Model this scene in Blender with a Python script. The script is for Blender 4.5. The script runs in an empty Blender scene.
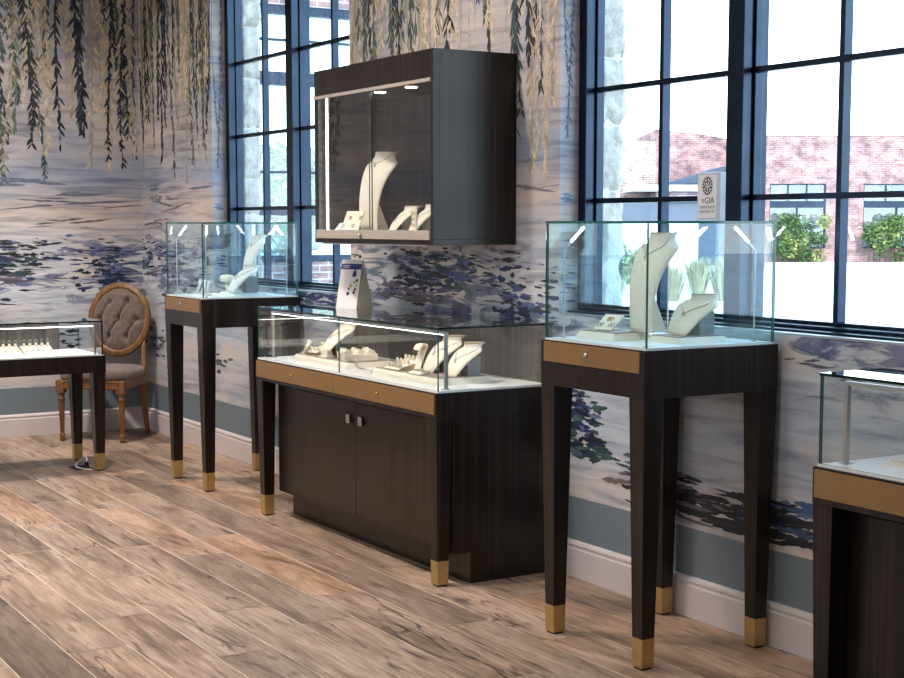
import bpy, math, random
from mathutils import Vector, Matrix, noise
R = math.radians
PI = math.pi
scene = bpy.context.scene
col = scene.collection
random.seed(7)

# ------------------------------------------------------------------ materials
def S(r, g, b):
    def f(c):
        c /= 255.0
        return c / 12.92 if c <= 0.04045 else ((c + 0.055) / 1.055) ** 2.4
    return (f(r), f(g), f(b), 1.0)

def new_mat(name):
    m = bpy.data.materials.new(name)
    m.use_nodes = True
    nt = m.node_tree
    nt.nodes.clear()
    out = nt.nodes.new('ShaderNodeOutputMaterial')
    return m, nt, out

def N(nt, kind, **kw):
    n = nt.nodes.new(kind)
    for k, v in kw.items():
        if k in n.inputs.keys():
            n.inputs[k].default_value = v
        else:
            setattr(n, k, v)
    return n

def L(nt, a, b):
    nt.links.new(a, b)

def coords(nt, scale, space='Object'):
    tc = N(nt, 'ShaderNodeTexCoord')
    mp = N(nt, 'ShaderNodeMapping')
    mp.inputs['Scale'].default_value = scale
    L(nt, tc.outputs[space], mp.inputs['Vector'])
    return mp.outputs['Vector']

def ramp(nt, fac, stops, interp='LINEAR'):
    r = N(nt, 'ShaderNodeValToRGB')
    cr = r.color_ramp
    cr.interpolation = interp
    while len(cr.elements) < len(stops):
        cr.elements.new(0.5)
    for e, (p, c) in zip(cr.elements, stops):
        e.position = p
        e.color = c
    L(nt, fac, r.inputs['Fac'])
    return r.outputs['Color']

def mixc(nt, fac, a, b, mode='MIX'):
    m = N(nt, 'ShaderNodeMix', data_type='RGBA', blend_type=mode)
    for sock, v in ((m.inputs['Factor'], fac), (m.inputs[6], a), (m.inputs[7], b)):
        if isinstance(v, (tuple, float, int)):
            sock.default_value = v
        else:
            L(nt, v, sock)
    return m.outputs[2]

def noise_t(nt, vec, scale=1.0, detail=4.0, rough=0.55, dist=0.0):
    n = N(nt, 'ShaderNodeTexNoise')
    n.inputs['Scale'].default_value = scale
    n.inputs['Detail'].default_value = detail
    n.inputs['Roughness'].default_value = rough
    n.inputs['Distortion'].default_value = dist
    L(nt, vec, n.inputs['Vector'])
    return n.outputs['Fac']

def principled(nt, out, color, rough=0.5, metal=0.0, **kw):
    p = N(nt, 'ShaderNodeBsdfPrincipled')
    if isinstance(color, tuple):
        p.inputs['Base Color'].default_value = color
    else:
        L(nt, color, p.inputs['Base Color'])
    if isinstance(rough, (int, float)):
        p.inputs['Roughness'].default_value = rough
    else:
        L(nt, rough, p.inputs['Roughness'])
    p.inputs['Metallic'].default_value = metal
    for k, v in kw.items():
        p.inputs[k.replace('_', ' ')].default_value = v
    L(nt, p.outputs['BSDF'], out.inputs['Surface'])
    return p

def bump(nt, p, h, strength=0.2, dist=0.01):
    b = N(nt, 'ShaderNodeBump')
    b.inputs['Strength'].default_value = strength
    b.inputs['Distance'].default_value = dist
    L(nt, h, b.inputs['Height'])
    L(nt, b.outputs['Normal'], p.inputs['Normal'])

def simple(name, c, rough=0.5, metal=0.0, var=0.12, vs=30, **kw):
    m, nt, out = new_mat(name)
    v = coords(nt, (vs, vs, vs))
    n = noise_t(nt, v, 1, 3)
    dark = tuple(x * (1 - var) for x in c[:3]) + (1,)
    lite = tuple(min(1, x * (1 + var)) for x in c[:3]) + (1,)
    cc = ramp(nt, n, [(0.3, dark), (0.7, lite)])
    principled(nt, out, cc, rough, metal, **kw)
    return m

M = {}
def wood_mat(name, lo, mid, hi, rough=0.34, sc=1.0, spec=0.5):
    m, nt, out = new_mat(name)
    v1 = coords(nt, (70 * sc, 70 * sc, 0.9))
    v2 = coords(nt, (260 * sc, 260 * sc, 3.0))
    a = noise_t(nt, v1, 1, 5, 0.6)
    b = noise_t(nt, v2, 1, 3, 0.6)
    ca = ramp(nt, a, [(0.25, lo), (0.5, mid), (0.75, hi)])
    cb = ramp(nt, b, [(0.3, (0.55, 0.55, 0.55, 1)), (0.7, (1.25, 1.25, 1.25, 1))])
    c = mixc(nt, 1.0, ca, cb, 'MULTIPLY')
    p = principled(nt, out, c, rough)
    p.inputs['Specular IOR Level'].default_value = spec
    bump(nt, p, b, 0.15, 0.002)
    return m
M['wood'] = wood_mat('dark_veneer', S(15, 11, 10), S(32, 24, 21), S(62, 49, 43), 0.30, 1.0, 0.36)
M['wood_panel'] = wood_mat('grey_brown_veneer', S(72, 64, 60), S(96, 88, 84), S(122, 114, 110), 0.45)
M['slate_panel'] = wood_mat('dark_streaked_panel', S(26, 26, 30), S(44, 43, 48), S(66, 64, 70), 0.5, 0.25)
M['oak'] = wood_mat('golden_oak', S(84, 54, 26), S(124, 84, 44), S(152, 110, 64), 0.45, 0.5)
M['brass_panel'] = simple('brushed_bronze_panel', S(146, 112, 72), 0.42, 0.35, 0.06, 12)
M['brass'] = simple('satin_brass', S(192, 160, 104), 0.32, 0.6, 0.1, 25)
M['gold'] = simple('gold_metal', S(222, 176, 92), 0.2, 1.0, 0.05, 40)
M['silver'] = simple('silver_metal', S(205, 205, 208), 0.2, 1.0, 0.05, 40)
M['garnet'] = simple('dark_red_stone', S(110, 18, 24), 0.1)
M['deck'] = simple('white_laminate_deck', S(238, 236, 230), 0.45, 0, 0.03, 6)
M['cream'] = simple('cream_leatherette', S(236, 226, 206), 0.6, 0, 0.05, 60)
M['cream_edge'] = simple('tan_leatherette', S(176, 158, 128), 0.6, 0, 0.05, 60)
M['greige'] = simple('greige_leatherette', S(158, 140, 130), 0.6, 0, 0.05, 60)
M['white_pad'] = simple('white_leatherette', S(238, 236, 232), 0.55, 0, 0.03, 60)
M['grey_prop'] = simple('grey_card_prop', S(150, 150, 150), 0.6, 0, 0.05, 60)
M['base_white'] = simple('painted_baseboard', S(206, 196, 196), 0.45, 0, 0.03, 4)
M['ceiling'] = simple('ceiling_paint', S(205, 203, 200), 0.8, 0, 0.02, 4)
M['plain_wall'] = simple('plain_wall_paint', S(130, 138, 142), 0.8, 0, 0.03, 4)
M['steel'] = simple('dark_steel_frame', S(46, 56, 70), 0.28, 1.0, 0.15, 8)
M['alu'] = simple('satin_aluminium', S(188, 186, 184), 0.35, 0.8, 0.04, 20)
M['beige_rail'] = simple('beige_rail', S(176, 166, 156), 0.45, 0.2, 0.04, 20)
M['rubber'] = simple('black_rubber', S(14, 14, 15), 0.7)
M['white_plastic'] = simple('white_plastic', S(222, 220, 216), 0.4)
M['card'] = simple('white_card', S(225, 220, 220), 0.6, 0, 0.02, 10)
M['card_grey'] = simple('grey_card_back', S(176, 176, 176), 0.7, 0, 0.03, 10)
M['navy_ink'] = simple('navy_print', S(28, 44, 110), 0.6)
M['black_ink'] = simple('black_print', S(26, 26, 30), 0.6)
M['grey_ink'] = simple('grey_print', S(110, 110, 118), 0.6)
M['taupe'] = None
M['concrete'] = simple('pale_concrete', S(205, 200, 192), 0.9, 0, 0.08, 0.6)
M['shingle'] = simple('slate_roof', S(50, 58, 74), 0.8, 0, 0.15, 4)
M['fascia'] = simple('white_fascia', S(225, 222, 215), 0.7, 0, 0.03, 2)
M['blue_wall'] = simple('blue_grey_cladding', S(80, 88, 102), 0.8, 0, 0.06, 2)
M['bark'] = simple('tree_bark', S(80, 66, 52), 0.9, 0, 0.2, 20)
M['leaf'] = simple('green_leaf', S(84, 108, 58), 0.7, 0, 0.35, 3)
M['leaf_yellow'] = simple('yellow_green_leaf', S(142, 150, 84), 0.7, 0, 0.3, 3)
M['dry_grass'] = simple('dry_ornamental_grass', S(168, 156, 126), 0.8, 0, 0.2, 4)

def emit(name, c, s):
    m, nt, out = new_mat(name)
    e = N(nt, 'ShaderNodeEmission')
    e.inputs['Color'].default_value = c
    e.inputs['Strength'].default_value = s
    L(nt, e.outputs[0], out.inputs['Surface'])
    return m
M['led'] = emit('led_strip', (0.98, 0.98, 0.96, 1), 38.0)
M['led_soft'] = emit('led_tube', (1.0, 0.97, 0.92, 1), 9.0)
M['puck'] = emit('led_puck', (1.0, 0.95, 0.85, 1), 20.0)

def glass_mat(name, tint, ior=1.5, extra=0.0):
    m, nt, out = new_mat(name)
    t = N(nt, 'ShaderNodeBsdfTransparent'); t.inputs['Color'].default_value = tint
    g = N(nt, 'ShaderNodeBsdfGlossy'); g.inputs['Roughness'].default_value = 0.0
    g.inputs['Color'].default_value = (1, 1, 1, 1)
    f = N(nt, 'ShaderNodeFresnel'); f.inputs['IOR'].default_value = ior
    # the Fresnel node reads the far side of a pane as leaving the glass: use the geometric angle for both
    lw = N(nt, 'ShaderNodeLayerWeight'); lw.inputs['Blend'].default_value = 0.5
    # Schlick on facing: F = F0 + (1-F0) * facing^5
    pw = N(nt, 'ShaderNodeMath', operation='POWER'); pw.inputs[1].default_value = 5.0
    L(nt, lw.outputs['Facing'], pw.inputs[0])
    ma = N(nt, 'ShaderNodeMath', operation='MULTIPLY_ADD')
    f0 = ((ior - 1) / (ior + 1)) ** 2 + extra
    ma.inputs[1].default_value = 1 - f0
    ma.inputs[2].default_value = f0
    L(nt, pw.outputs[0], ma.inputs[0])
    mx = N(nt, 'ShaderNodeMixShader')
    L(nt, ma.outputs[0], mx.inputs[0]); L(nt, t.outputs[0], mx.inputs[1]); L(nt, g.outputs[0], mx.inputs[2])
    L(nt, mx.outputs[0], out.inputs['Surface'])
    return m
M['glass'] = glass_mat('case_glass', (0.90, 0.965, 0.985, 1))
M['glass_clear'] = glass_mat('clear_case_glass', (0.972, 0.985, 0.985, 1))
M['glass_window'] = glass_mat('window_glass', (0.955, 0.99, 0.995, 1))
M['glass_wing'] = glass_mat('tinted_storefront_glass', (0.80, 0.95, 0.98, 1), 1.5, 0.05)
M['glass_edge'] = simple('teal_glass_edge', S(34, 104, 98), 0.12, 0, 0.1, 10)
M['glass_edge_dark'] = simple('dark_glass_edge', S(14, 38, 38), 0.12, 0, 0.1, 10)
M['glass_edge_light'] = simple('pale_glass_edge', S(150, 205, 205), 0.12, 0, 0.1, 10)
M['acrylic'] = simple('clear_acrylic', S(214, 222, 232), 0.1, 0, 0.03, 10, Transmission_Weight=0.35)

# upholstery
m, nt, out = new_mat('taupe_velvet')
v = coords(nt, (40, 40, 40)); n = noise_t(nt, v, 1, 5)
c = ramp(nt, n, [(0.3, S(84, 69, 62)), (0.7, S(114, 96, 88))])
p = principled(nt, out, c, 0.75, 0, Sheen_Weight=0.4)
bump(nt, p, noise_t(nt, coords(nt, (400, 400, 400)), 1, 2), 0.2, 0.001)
M['taupe'] = m

# brick
def brick_mat(name, c1, c2, mortar, scale=1.0, wid=0.24, hgt=0.08, axes='x'):
    m, nt, out = new_mat(name)
    tc = N(nt, 'ShaderNodeTexCoord')
    sp = N(nt, 'ShaderNodeSeparateXYZ'); L(nt, tc.outputs['Object'], sp.inputs[0])
    cb = N(nt, 'ShaderNodeCombineXYZ')
    L(nt, sp.outputs['X' if axes == 'x' else 'Y'], cb.inputs['X']); L(nt, sp.outputs['Z'], cb.inputs['Y'])
    b = N(nt, 'ShaderNodeTexBrick')
    b.inputs['Color1'].default_value = c1; b.inputs['Color2'].default_value = c2; b.inputs['Mortar'].default_value = mortar
    b.inputs['Scale'].default_value = scale
    b.inputs['Brick Width'].default_value = wid; b.inputs['Row Height'].default_value = hgt
    b.inputs['Mortar Size'].default_value = 0.008
    L(nt, cb.outputs[0], b.inputs['Vector'])
    n = noise_t(nt, coords(nt, (1.6, 1.6, 2.6)), 1, 6, 0.7)
    tint = ramp(nt, n, [(0.36, (0.5, 0.45, 0.5, 1)), (0.5, (1, 1, 1, 1)), (0.62, (1.7, 1.5, 1.45, 1))])
    c = mixc(nt, 1.0, b.outputs['Color'], tint, 'MULTIPLY')
    principled(nt, out, c, 0.9)
    return m
M['brick'] = brick_mat('pink_brick', S(150, 112, 108), S(124, 90, 90), S(160, 138, 134))
M['brick_pale'] = brick_mat('pale_brick', S(146, 124, 114), S(130, 108, 100), S(222, 208, 200))
M['brick_wing'] = brick_mat('red_grey_brick', S(112, 92, 92), S(92, 80, 86), S(140, 142, 150), 1.0, 0.24, 0.08, 'y')

# rough limestone
m, nt, out = new_mat('rough_limestone')
n = noise_t(nt, coords(nt, (14, 14, 14)), 1, 8, 0.65)
c = ramp(nt, n, [(0.3, S(150, 146, 138)), (0.7, S(214, 208, 198))])
p = principled(nt, out, c, 0.95)
bump(nt, p, n, 0.8, 0.02)
M['stone'] = m

# floor planks: pigment comes from a per-plank attribute plus grain
m, nt, out = new_mat('wood_look_plank_tile')
at = N(nt, 'ShaderNodeAttribute'); at.attribute_name = 'plank'
spl = N(nt, 'ShaderNodeSeparateColor'); L(nt, at.outputs['Color'], spl.inputs[0])
tc = N(nt, 'ShaderNodeTexCoord')
off = N(nt, 'ShaderNodeCombineXYZ')
m1 = N(nt, 'ShaderNodeMath', operation='MULTIPLY'); m1.inputs[1].default_value = 37.0; L(nt, spl.outputs[0], m1.inputs[0])
m2 = N(nt, 'ShaderNodeMath', operation='MULTIPLY'); m2.inputs[1].default_value = 53.0; L(nt, spl.outputs[1], m2.inputs[0])
L(nt, m1.outputs[0], off.inputs['X']); L(nt, m2.outputs[0], off.inputs['Z'])
va = N(nt, 'ShaderNodeVectorMath', operation='ADD'); L(nt, tc.outputs['Object'], va.inputs[0]); L(nt, off.outputs[0], va.inputs[1])
def mapped(s):
    mp = N(nt, 'ShaderNodeMapping'); mp.inputs['Scale'].default_value = s; L(nt, va.outputs[0], mp.inputs['Vector']); return mp.outputs['Vector']
n1 = noise_t(nt, mapped((1.3, 7, 7)), 1, 5, 0.6, 0.8)
n2 = noise_t(nt, mapped((6, 90, 90)), 1, 4, 0.6, 0.3)
n3 = noise_t(nt, mapped((1.8, 11, 11)), 1, 6, 0.6, 2.2)
base = ramp(nt, n1, [(0.30, S(112, 96, 84)), (0.44, S(160, 138, 120)), (0.6, S(190, 168, 150)), (0.74, S(158, 142, 130))])
tone = ramp(nt, spl.outputs[2], [(0.0, S(190, 184, 180)), (0.35, S(232, 228, 224)), (0.7, S(255, 250, 244)), (1.0, S(255, 236, 218))])
c = mixc(nt, 1.0, base, tone, 'MULTIPLY')
grain = ramp(nt, n2, [(0.32, (0.55, 0.54, 0.55, 1)), (0.66, (1.15, 1.15, 1.15, 1))])
c = mixc(nt, 0.9, c, grain, 'MULTIPLY')
dark = ramp(nt, n3, [(0.57, (0, 0, 0, 1)), (0.69, (1, 1, 1, 1))])
c = mixc(nt, dark, c, S(84, 72, 66))
# dark meandering cracks
n4 = noise_t(nt, mapped((0.8, 7.0, 7.0)), 1, 3, 0.5, 0.5)
band = N(nt, 'ShaderNodeMath', operation='SUBTRACT'); band.inputs[1].default_value = 0.5; L(nt, n4, band.inputs[0])
ab = N(nt, 'ShaderNodeMath', operation='ABSOLUTE'); L(nt, band.outputs[0], ab.inputs[0])
crack = ramp(nt, ab.outputs[0], [(0.0, (1, 1, 1, 1)), (0.009, (0, 0, 0, 1))])
gate = ramp(nt, noise_t(nt, mapped((1.1, 3.0, 3.0)), 1, 2), [(0.50, (0, 0, 0, 1)), (0.60, (1, 1, 1, 1))])
cm = mixc(nt, 1.0, crack, gate, 'MULTIPLY')
c = mixc(nt, cm, c, S(58, 48, 44))
rg = ramp(nt, n2, [(0.2, (0.40, 0.40, 0.40, 1)), (0.8, (0.52, 0.52, 0.52, 1))])
p = principled(nt, out, c, rg)
p.inputs['Specular IOR Level'].default_value = 0.4
bump(nt, p, n2, 0.12, 0.003)
M['floor'] = m
M['grout'] = simple('pale_grout', S(236, 222, 204), 0.7, 0, 0.05, 10)

# mural base (soft watercolour washes; the crisp strokes are polygons with their own pigment)
def mural_mat(name, hx):
    m, nt, out = new_mat(name)
    tc = N(nt, 'ShaderNodeTexCoord')
    sp = N(nt, 'ShaderNodeSeparateXYZ'); L(nt, tc.outputs['Object'], sp.inputs[0])
    nb = noise_t(nt, coords(nt, (0.9, 0.9, 2.2)), 1, 5, 0.6, 0.4)
    nz = N(nt, 'ShaderNodeMath', operation='MULTIPLY_ADD'); nz.inputs[1].default_value = 0.5; nz.inputs[2].default_value = -0.25
    L(nt, nb, nz.inputs[0])
    zz = N(nt, 'ShaderNodeMath', operation='ADD'); L(nt, sp.outputs['Z'], zz.inputs[0]); L(nt, nz.outputs[0], zz.inputs[1])
    zr = N(nt, 'ShaderNodeMath', operation='DIVIDE'); zr.inputs[1].default_value = 3.2; L(nt, zz.outputs[0], zr.inputs[0])
    washes = ramp(nt, zr.outputs[0], [(0.08, S(206, 196, 192)), (0.20, S(184, 194, 206)), (0.30, S(206, 210, 216)), (0.40, S(202, 198, 198)),
        (0.46, S(200, 184, 176)), (0.53, S(158, 164, 178)), (0.60, S(186, 176, 174)), (0.70, S(190, 180, 178)), (0.9, S(170, 164, 166))])
    ns = noise_t(nt, coords(nt, (2.0, 2.0, 26)), 1, 5, 0.6, 0.6)
    st = ramp(nt, ns, [(0.32, S(160, 164, 182)), (0.5, (0.9, 0.9, 0.91, 1)), (0.66, (1.15, 1.11, 1.05, 1))])
    c = mixc(nt, 0.8, washes, st, 'MULTIPLY')
    n5 = noise_t(nt, coords(nt, (1.4, 1.4, 4.5)), 1, 4, 0.5, 0.5)
    pch = ramp(nt, n5, [(0.52, (0, 0, 0, 1)), (0.68, (0.7, 0.7, 0.7, 1))])
    c = mixc(nt, pch, c, S(214, 198, 184))
    blu = ramp(nt, n5, [(0.3, (0.6, 0.6, 0.6, 1)), (0.46, (0, 0, 0, 1))])
    c = mixc(nt, blu, c, S(140, 158, 182))
    def mul(a_, b_): 
        q = N(nt, 'ShaderNodeMath', operation='MULTIPLY'); q.use_clamp = True
        for i_, v_ in enumerate((a_, b_)):
            if isinstance(v_, float): q.inputs[i_].default_value = v_
            else: L(nt, v_, q.inputs[i_])
        return q.outputs[0]
    def zband(stops): return ramp(nt, zd.outputs[0], [(p_, (v_, v_, v_, 1)) for p_, v_ in stops])
    zd = N(nt, 'ShaderNodeMath', operation='DIVIDE'); zd.inputs[1].default_value = 3.2; L(nt, sp.outputs['Z'], zd.inputs[0])
    # inky reflections
    nk = noise_t(nt, coords(nt, (3.4, 3.4, 15.0)), 1, 9, 0.62, 1.1)
    hz = noise_t(nt, coords(nt, (1.1, 1.1, 2.0)), 1, 2, 0.5, 0.2)
    ad = N(nt, 'ShaderNodeMath', operation='MULTIPLY_ADD'); ad.inputs[1].default_value = 0.55; ad.inputs[2].default_value = -0.275; L(nt, hz, ad.inputs[0])
    nk2 = N(nt, 'ShaderNodeMath', operation='ADD'); L(nt, nk, nk2.inputs[0]); L(nt, ad.outputs[0], nk2.inputs[1])
    ink = ramp(nt, nk2.outputs[0], [(0.505, (0, 0, 0, 1)), (0.575, (1, 1, 1, 1))])
    inkc = ramp(nt, noise_t(nt, coords(nt, (5, 5, 9)), 1, 3), [(0.32, S(24, 34, 58)), (0.44, S(52, 66, 112)), (0.54, S(118, 118, 150)), (0.63, S(66, 100, 104)), (0.72, S(34, 42, 58))])
    c = mixc(nt, mul(ink, zband([(0.235, 0.0), (0.28, 0.85), (0.38, 0.95), (0.435, 0.0)])), c, inkc)
    # hanging willow curtain, soft vertical smears behind the crisp leaves
    nv_ = noise_t(nt, coords(nt, (16, 16, 1.3)), 1, 6, 0.6, 0.5)
    smear = ramp(nt, nv_, [(0.50, (0, 0, 0, 1)), (0.60, (1, 1, 1, 1))])
    smc = ramp(nt, noise_t(nt, coords(nt, (7, 7, 1.0)), 1, 3), [(0.35, S(92, 92, 92)), (0.5, S(150, 138, 122)), (0.6, S(80, 84, 84)), (0.7, S(196, 180, 150))])
    c = mixc(nt, mul(smear, zband([(0.60, 0.0), (0.80, 0.55), (1.0, 0.8)])), c, smc)
    # grass-cloth weave
    w = noise_t(nt, coords(nt, (260, 260, 260)), 1, 2)
    wv = ramp(nt, w, [(0.3, (0.88, 0.88, 0.88, 1)), (0.7, (1.06, 1.06, 1.06, 1))])
    c = mixc(nt, 1.0, c, wv, 'MULTIPLY')
    # plain slate blue-grey dado under the mural's lower edge
    zn = N(nt, 'ShaderNodeMath', operation='MULTIPLY_ADD'); zn.inputs[1].default_value = 0.02; zn.inputs[2].default_value = 0.305
    L(nt, ns, zn.inputs[0])
    lt = N(nt, 'ShaderNodeMath', operation='LESS_THAN'); L(nt, sp.outputs['Z'], lt.inputs[0]); L(nt, zn.outputs[0], lt.inputs[1])
    dado = mixc(nt, 1.0, S(112, 124, 132), wv, 'MULTIPLY')
    c = mixc(nt, lt.outputs[0], c, dado)
    principled(nt, out, c, 0.62)
    return m
M['mural'] = mural_mat('mural_wallpaper', 'x')
m, nt, out = new_mat('mural_brush_strokes')
at = N(nt, 'ShaderNodeAttribute'); at.attribute_name = 'pigment'
n = noise_t(nt, coords(nt, (30, 30, 70)), 1, 4, 0.6)
vv = ramp(nt, n, [(0.3, (0.75, 0.75, 0.75, 1)), (0.7, (1.25, 1.25, 1.25, 1))])
principled(nt, out, mixc(nt, 1.0, at.outputs['Color'], vv, 'MULTIPLY'), 0.62)
M['stroke'] = m

# ------------------------------------------------------------------ mesh builder
class MB:
    def __init__(s):
        s.v = []; s.f = []; s.mi = []; s.mats = []; s.col = {}; s.sm = []
    def mid(s, mat):
        if mat not in s.mats: s.mats.append(mat)
        return s.mats.index(mat)
    def face(s, idx, mat, smooth=False):
        s.f.append(tuple(idx)); s.mi.append(s.mid(mat)); s.sm.append(smooth)
    def box(s, x0, x1, y0, y1, z0, z1, mat, taper=None, M4=None):
        b = len(s.v)
        t = taper or (0, 0)
        pts = [(x0, y0, z0), (x1, y0, z0), (x1, y1, z0), (x0, y1, z0),
               (x0 + t[0], y0 + t[1], z1), (x1 - t[0], y0 + t[1], z1), (x1 - t[0], y1 - t[1], z1), (x0 + t[0], y1 - t[1], z1)]
        if M4 is not None: pts = [tuple(M4 @ Vector(p)) for p in pts]
        s.v += pts
        for q in ((0, 3, 2, 1), (4, 5, 6, 7), (0, 1, 5, 4), (1, 2, 6, 5), (2, 3, 7, 6), (3, 0, 4, 7)):
            s.face([b + i for i in q], mat)
        return s
    def loft(s, rings, mat, cap=True, smooth=True, closed=True):
        b = len(s.v); n = len(rings[0])
        for r in rings: s.v += [tuple(p) for p in r]
        for i in range(len(rings) - 1):
            for j in range(n if closed else n - 1):
                k = (j + 1) % n
                s.face((b + i * n + j, b + i * n + k, b + (i + 1) * n + k, b + (i + 1) * n + j), mat, smooth)
        if cap:
            s.face([b + j for j in range(n)][::-1], mat)
            s.face([b + (len(rings) - 1) * n + j for j in range(n)], mat)
        return s
    def lathe(s, prof, mat, c=(0, 0, 0), n=20, smooth=True, axis='z', M4=None):
        rings = []
        for r, z in prof:
            ring = []
            for j in range(n):
                a = 2 * PI * j / n
                p = Vector((r * math.cos(a), r * math.sin(a), z))
                if axis == 'y': p = Vector((p.x, -p.z, p.y))
                if axis == 'x': p = Vector((p.z, p.y, -p.x))
                p = p + Vector(c)
                if M4 is not None: p = M4 @ p
                ring.append(p)
            rings.append(ring)
        return s.loft(rings, mat, True, smooth)
    def tube(s, pts, r, mat, n=8, smooth=True, cap=True, closed=False):
        pts = [Vector(p) for p in pts]
        rr = r if isinstance(r, (list, tuple)) else [r] * len(pts)
        rings = []; up = None
        m = len(pts)
        for i, p in enumerate(pts):
            if closed: d = pts[(i + 1) % m] - pts[i - 1]
            else: d = (pts[min(i + 1, m - 1)] - pts[max(i - 1, 0)])
            d.normalize()
            if up is None:
                up = Vector((0, 0, 1)) if abs(d.z) < 0.9 else Vector((0, 1, 0))
            sd = d.cross(up); sd.normalize(); up = sd.cross(d); up.normalize()
            rings.append([p + (sd * math.cos(2 * PI * j / n) + up * math.sin(2 * PI * j / n)) * rr[i] for j in range(n)])
        if closed: rings.append(rings[0])
        return s.loft(rings, mat, cap and not closed, smooth)
    def build(s, name, parent=None, bevel=0.0, segs=2, colattr=None, loc=None):
        me = bpy.data.meshes.new(name)
        me.from_pydata(s.v, [], s.f)
        for k in s.mats: me.materials.append(M[k])
        me.polygons.foreach_set('material_index', s.mi)
        me.polygons.foreach_set('use_smooth', s.sm)
        if s.col or colattr:
            an = colattr or 'pigment'
            ca = me.color_attributes.new(an, 'FLOAT_COLOR', 'CORNER')
            buf = []
            for pi, f in enumerate(s.f):
                c = s.col.get(pi, (0.5, 0.5, 0.5, 1))
                for _ in f: buf += c
            ca.data.foreach_set('color', buf)
        me.update()
        o = bpy.data.objects.new(name, me); col.objects.link(o)
        if parent is not None: o.parent = parent
        if loc is not None: o.location = loc
        if bevel > 0:
            md = o.modifiers.new('Bevel', 'BEVEL'); md.width = bevel; md.segments = segs
            md.limit_method = 'ANGLE'; md.angle_limit = R(40)
        return o

def thing(name, label, cat, loc=(0, 0, 0), rz=0.0, group=None):
    o = bpy.data.objects.new(name, None); col.objects.link(o)
    o.empty_display_size = 0.05
    o.location = loc; o.rotation_euler = (0, 0, rz)
    o['label'] = label; o['category'] = cat
    if group: o['group'] = group
    return o
def tag(o, label, cat, group=None):
    o['label'] = label; o['category'] = cat
    if group: o['group'] = group
    return o
def struct(o):
    o['kind'] = 'structure'; return o
def dup(root, loc, rz=0.0, label=None, group=None, scale=None):
    r = root.copy(); col.objects.link(r); r.location = loc; r.rotation_euler = (0, 0, rz)
    if label: r['label'] = label
    if group: r['group'] = group
    elif 'group' in r: del r['group']
    if scale: r.scale = (scale, scale, scale)
    for ch in list(root.children):
        c = ch.copy(); col.objects.link(c); c.parent = r
        for g in list(ch.children):
            d = g.copy(); col.objects.link(d); d.parent = c
    return r

# ------------------------------------------------------------------ room shell
X1, Y0, ZC = 12.0, -7.0, 3.4
SILL, HEAD = 1.018, 3.16
W1 = (1.274, 3.056); W2 = (4.831, 6.613)
WT = 0.20

# mural strokes --------------------------------------------------
def lin(c): return S(*c)
DARKS = [(18, 24, 34), (26, 34, 46), (34, 36, 40), (20, 34, 38), (44, 42, 44)]
CREAMS = [(196, 176, 146), (178, 160, 134), (158, 142, 122), (206, 188, 160)]
GREENS = [(62, 78, 74), (80, 88, 78), (52, 70, 72), (104, 108, 84)]
OLIVES = [(142, 138, 112), (166, 160, 128)]
BLUES = [(32, 46, 88), (42, 56, 100), (76, 90, 132), (28, 40, 72), (60, 66, 106), (96, 108, 146)]
PURPS = [(104, 94, 104), (88, 82, 92), (112, 100, 102)]
TEALS = [(48, 74, 76), (66, 92, 90), (38, 60, 62)]
def paint_poly(mb, P, pts, c, lay):
    b = len(mb.v)
    mb.v += [P(u, z, lay) for u, z in pts]
    mb.col[len(mb.f)] = lin(c)
    mb.face(range(b, b + len(pts)), 'stroke')
def leaf(mb, P, u, z, ang, ln, w, c, lay):
    dx, dz = math.sin(ang), -math.cos(ang)
    nx, nz = dz, -dx
    pts = [(u, z)]
    for t, k in ((0.25, 0.8), (0.55, 1.0), (0.85, 0.5)): pts.append((u + dx * ln * t + nx * w * k / 2, z + dz * ln * t + nz * w * k / 2))
    pts.append((u + dx * ln, z + dz * ln))
    for t, k in ((0.85, 0.5), (0.55, 1.0), (0.25, 0.8)): pts.append((u + dx * ln * t - nx * w * k / 2, z + dz * ln * t - nz * w * k / 2))
    paint_poly(mb, P, pts, c, lay)
def clampu(u, rng): return min(max(u, rng[0]), rng[1])
def strand(mb, P, rng, u, ztop, zend, pal, rnd, dens=1.0, size=1.0):
    lay0 = rnd.uniform(0.0003, 0.0016)
    z = ztop; ph = rnd.uniform(0, 6); amp = rnd.uniform(0.01, 0.045); k = 0
    prev = None
    c0 = rnd.choice(pal)
    while z > zend:
        fr = (z - zend) / max(0.4, ztop - zend)
        uu = u + amp * math.sin(z * 3.1 + ph)
        if prev:
            w = 0.0022
            if rng[0] < uu - w and uu + w < rng[1] and rng[0] < prev[0] - w and prev[0] + w < rng[1]:
                paint_poly(mb, P, [(uu - w, z), (uu + w, z), (prev[0] + w, prev[1]), (prev[0] - w, prev[1])], c0, lay0)
        prev = (uu, z)
        for sgn in (-1, 1):
            if rnd.random() < 0.85 * dens:
                ln = rnd.uniform(0.035, 0.095) * size * (0.65 + 0.35 * min(1, fr * 2)); w = rnd.uniform(0.007, 0.020) * size
                an = sgn * R(rnd.uniform(-6, 38))
                eu = uu + math.sin(an) * ln
                if rng[0] + 0.012 < eu < rng[1] - 0.012 and rng[0] + 0.012 < uu < rng[1] - 0.012:
                    c = c0 if rnd.random() < 0.55 else rnd.choice(pal)
                    leaf(mb, P, uu, z - rnd.uniform(0, 0.015), an, ln, w, c, lay0 + rnd.uniform(0, 0.0002))
        z -= rnd.uniform(0.014, 0.040) * size
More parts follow.
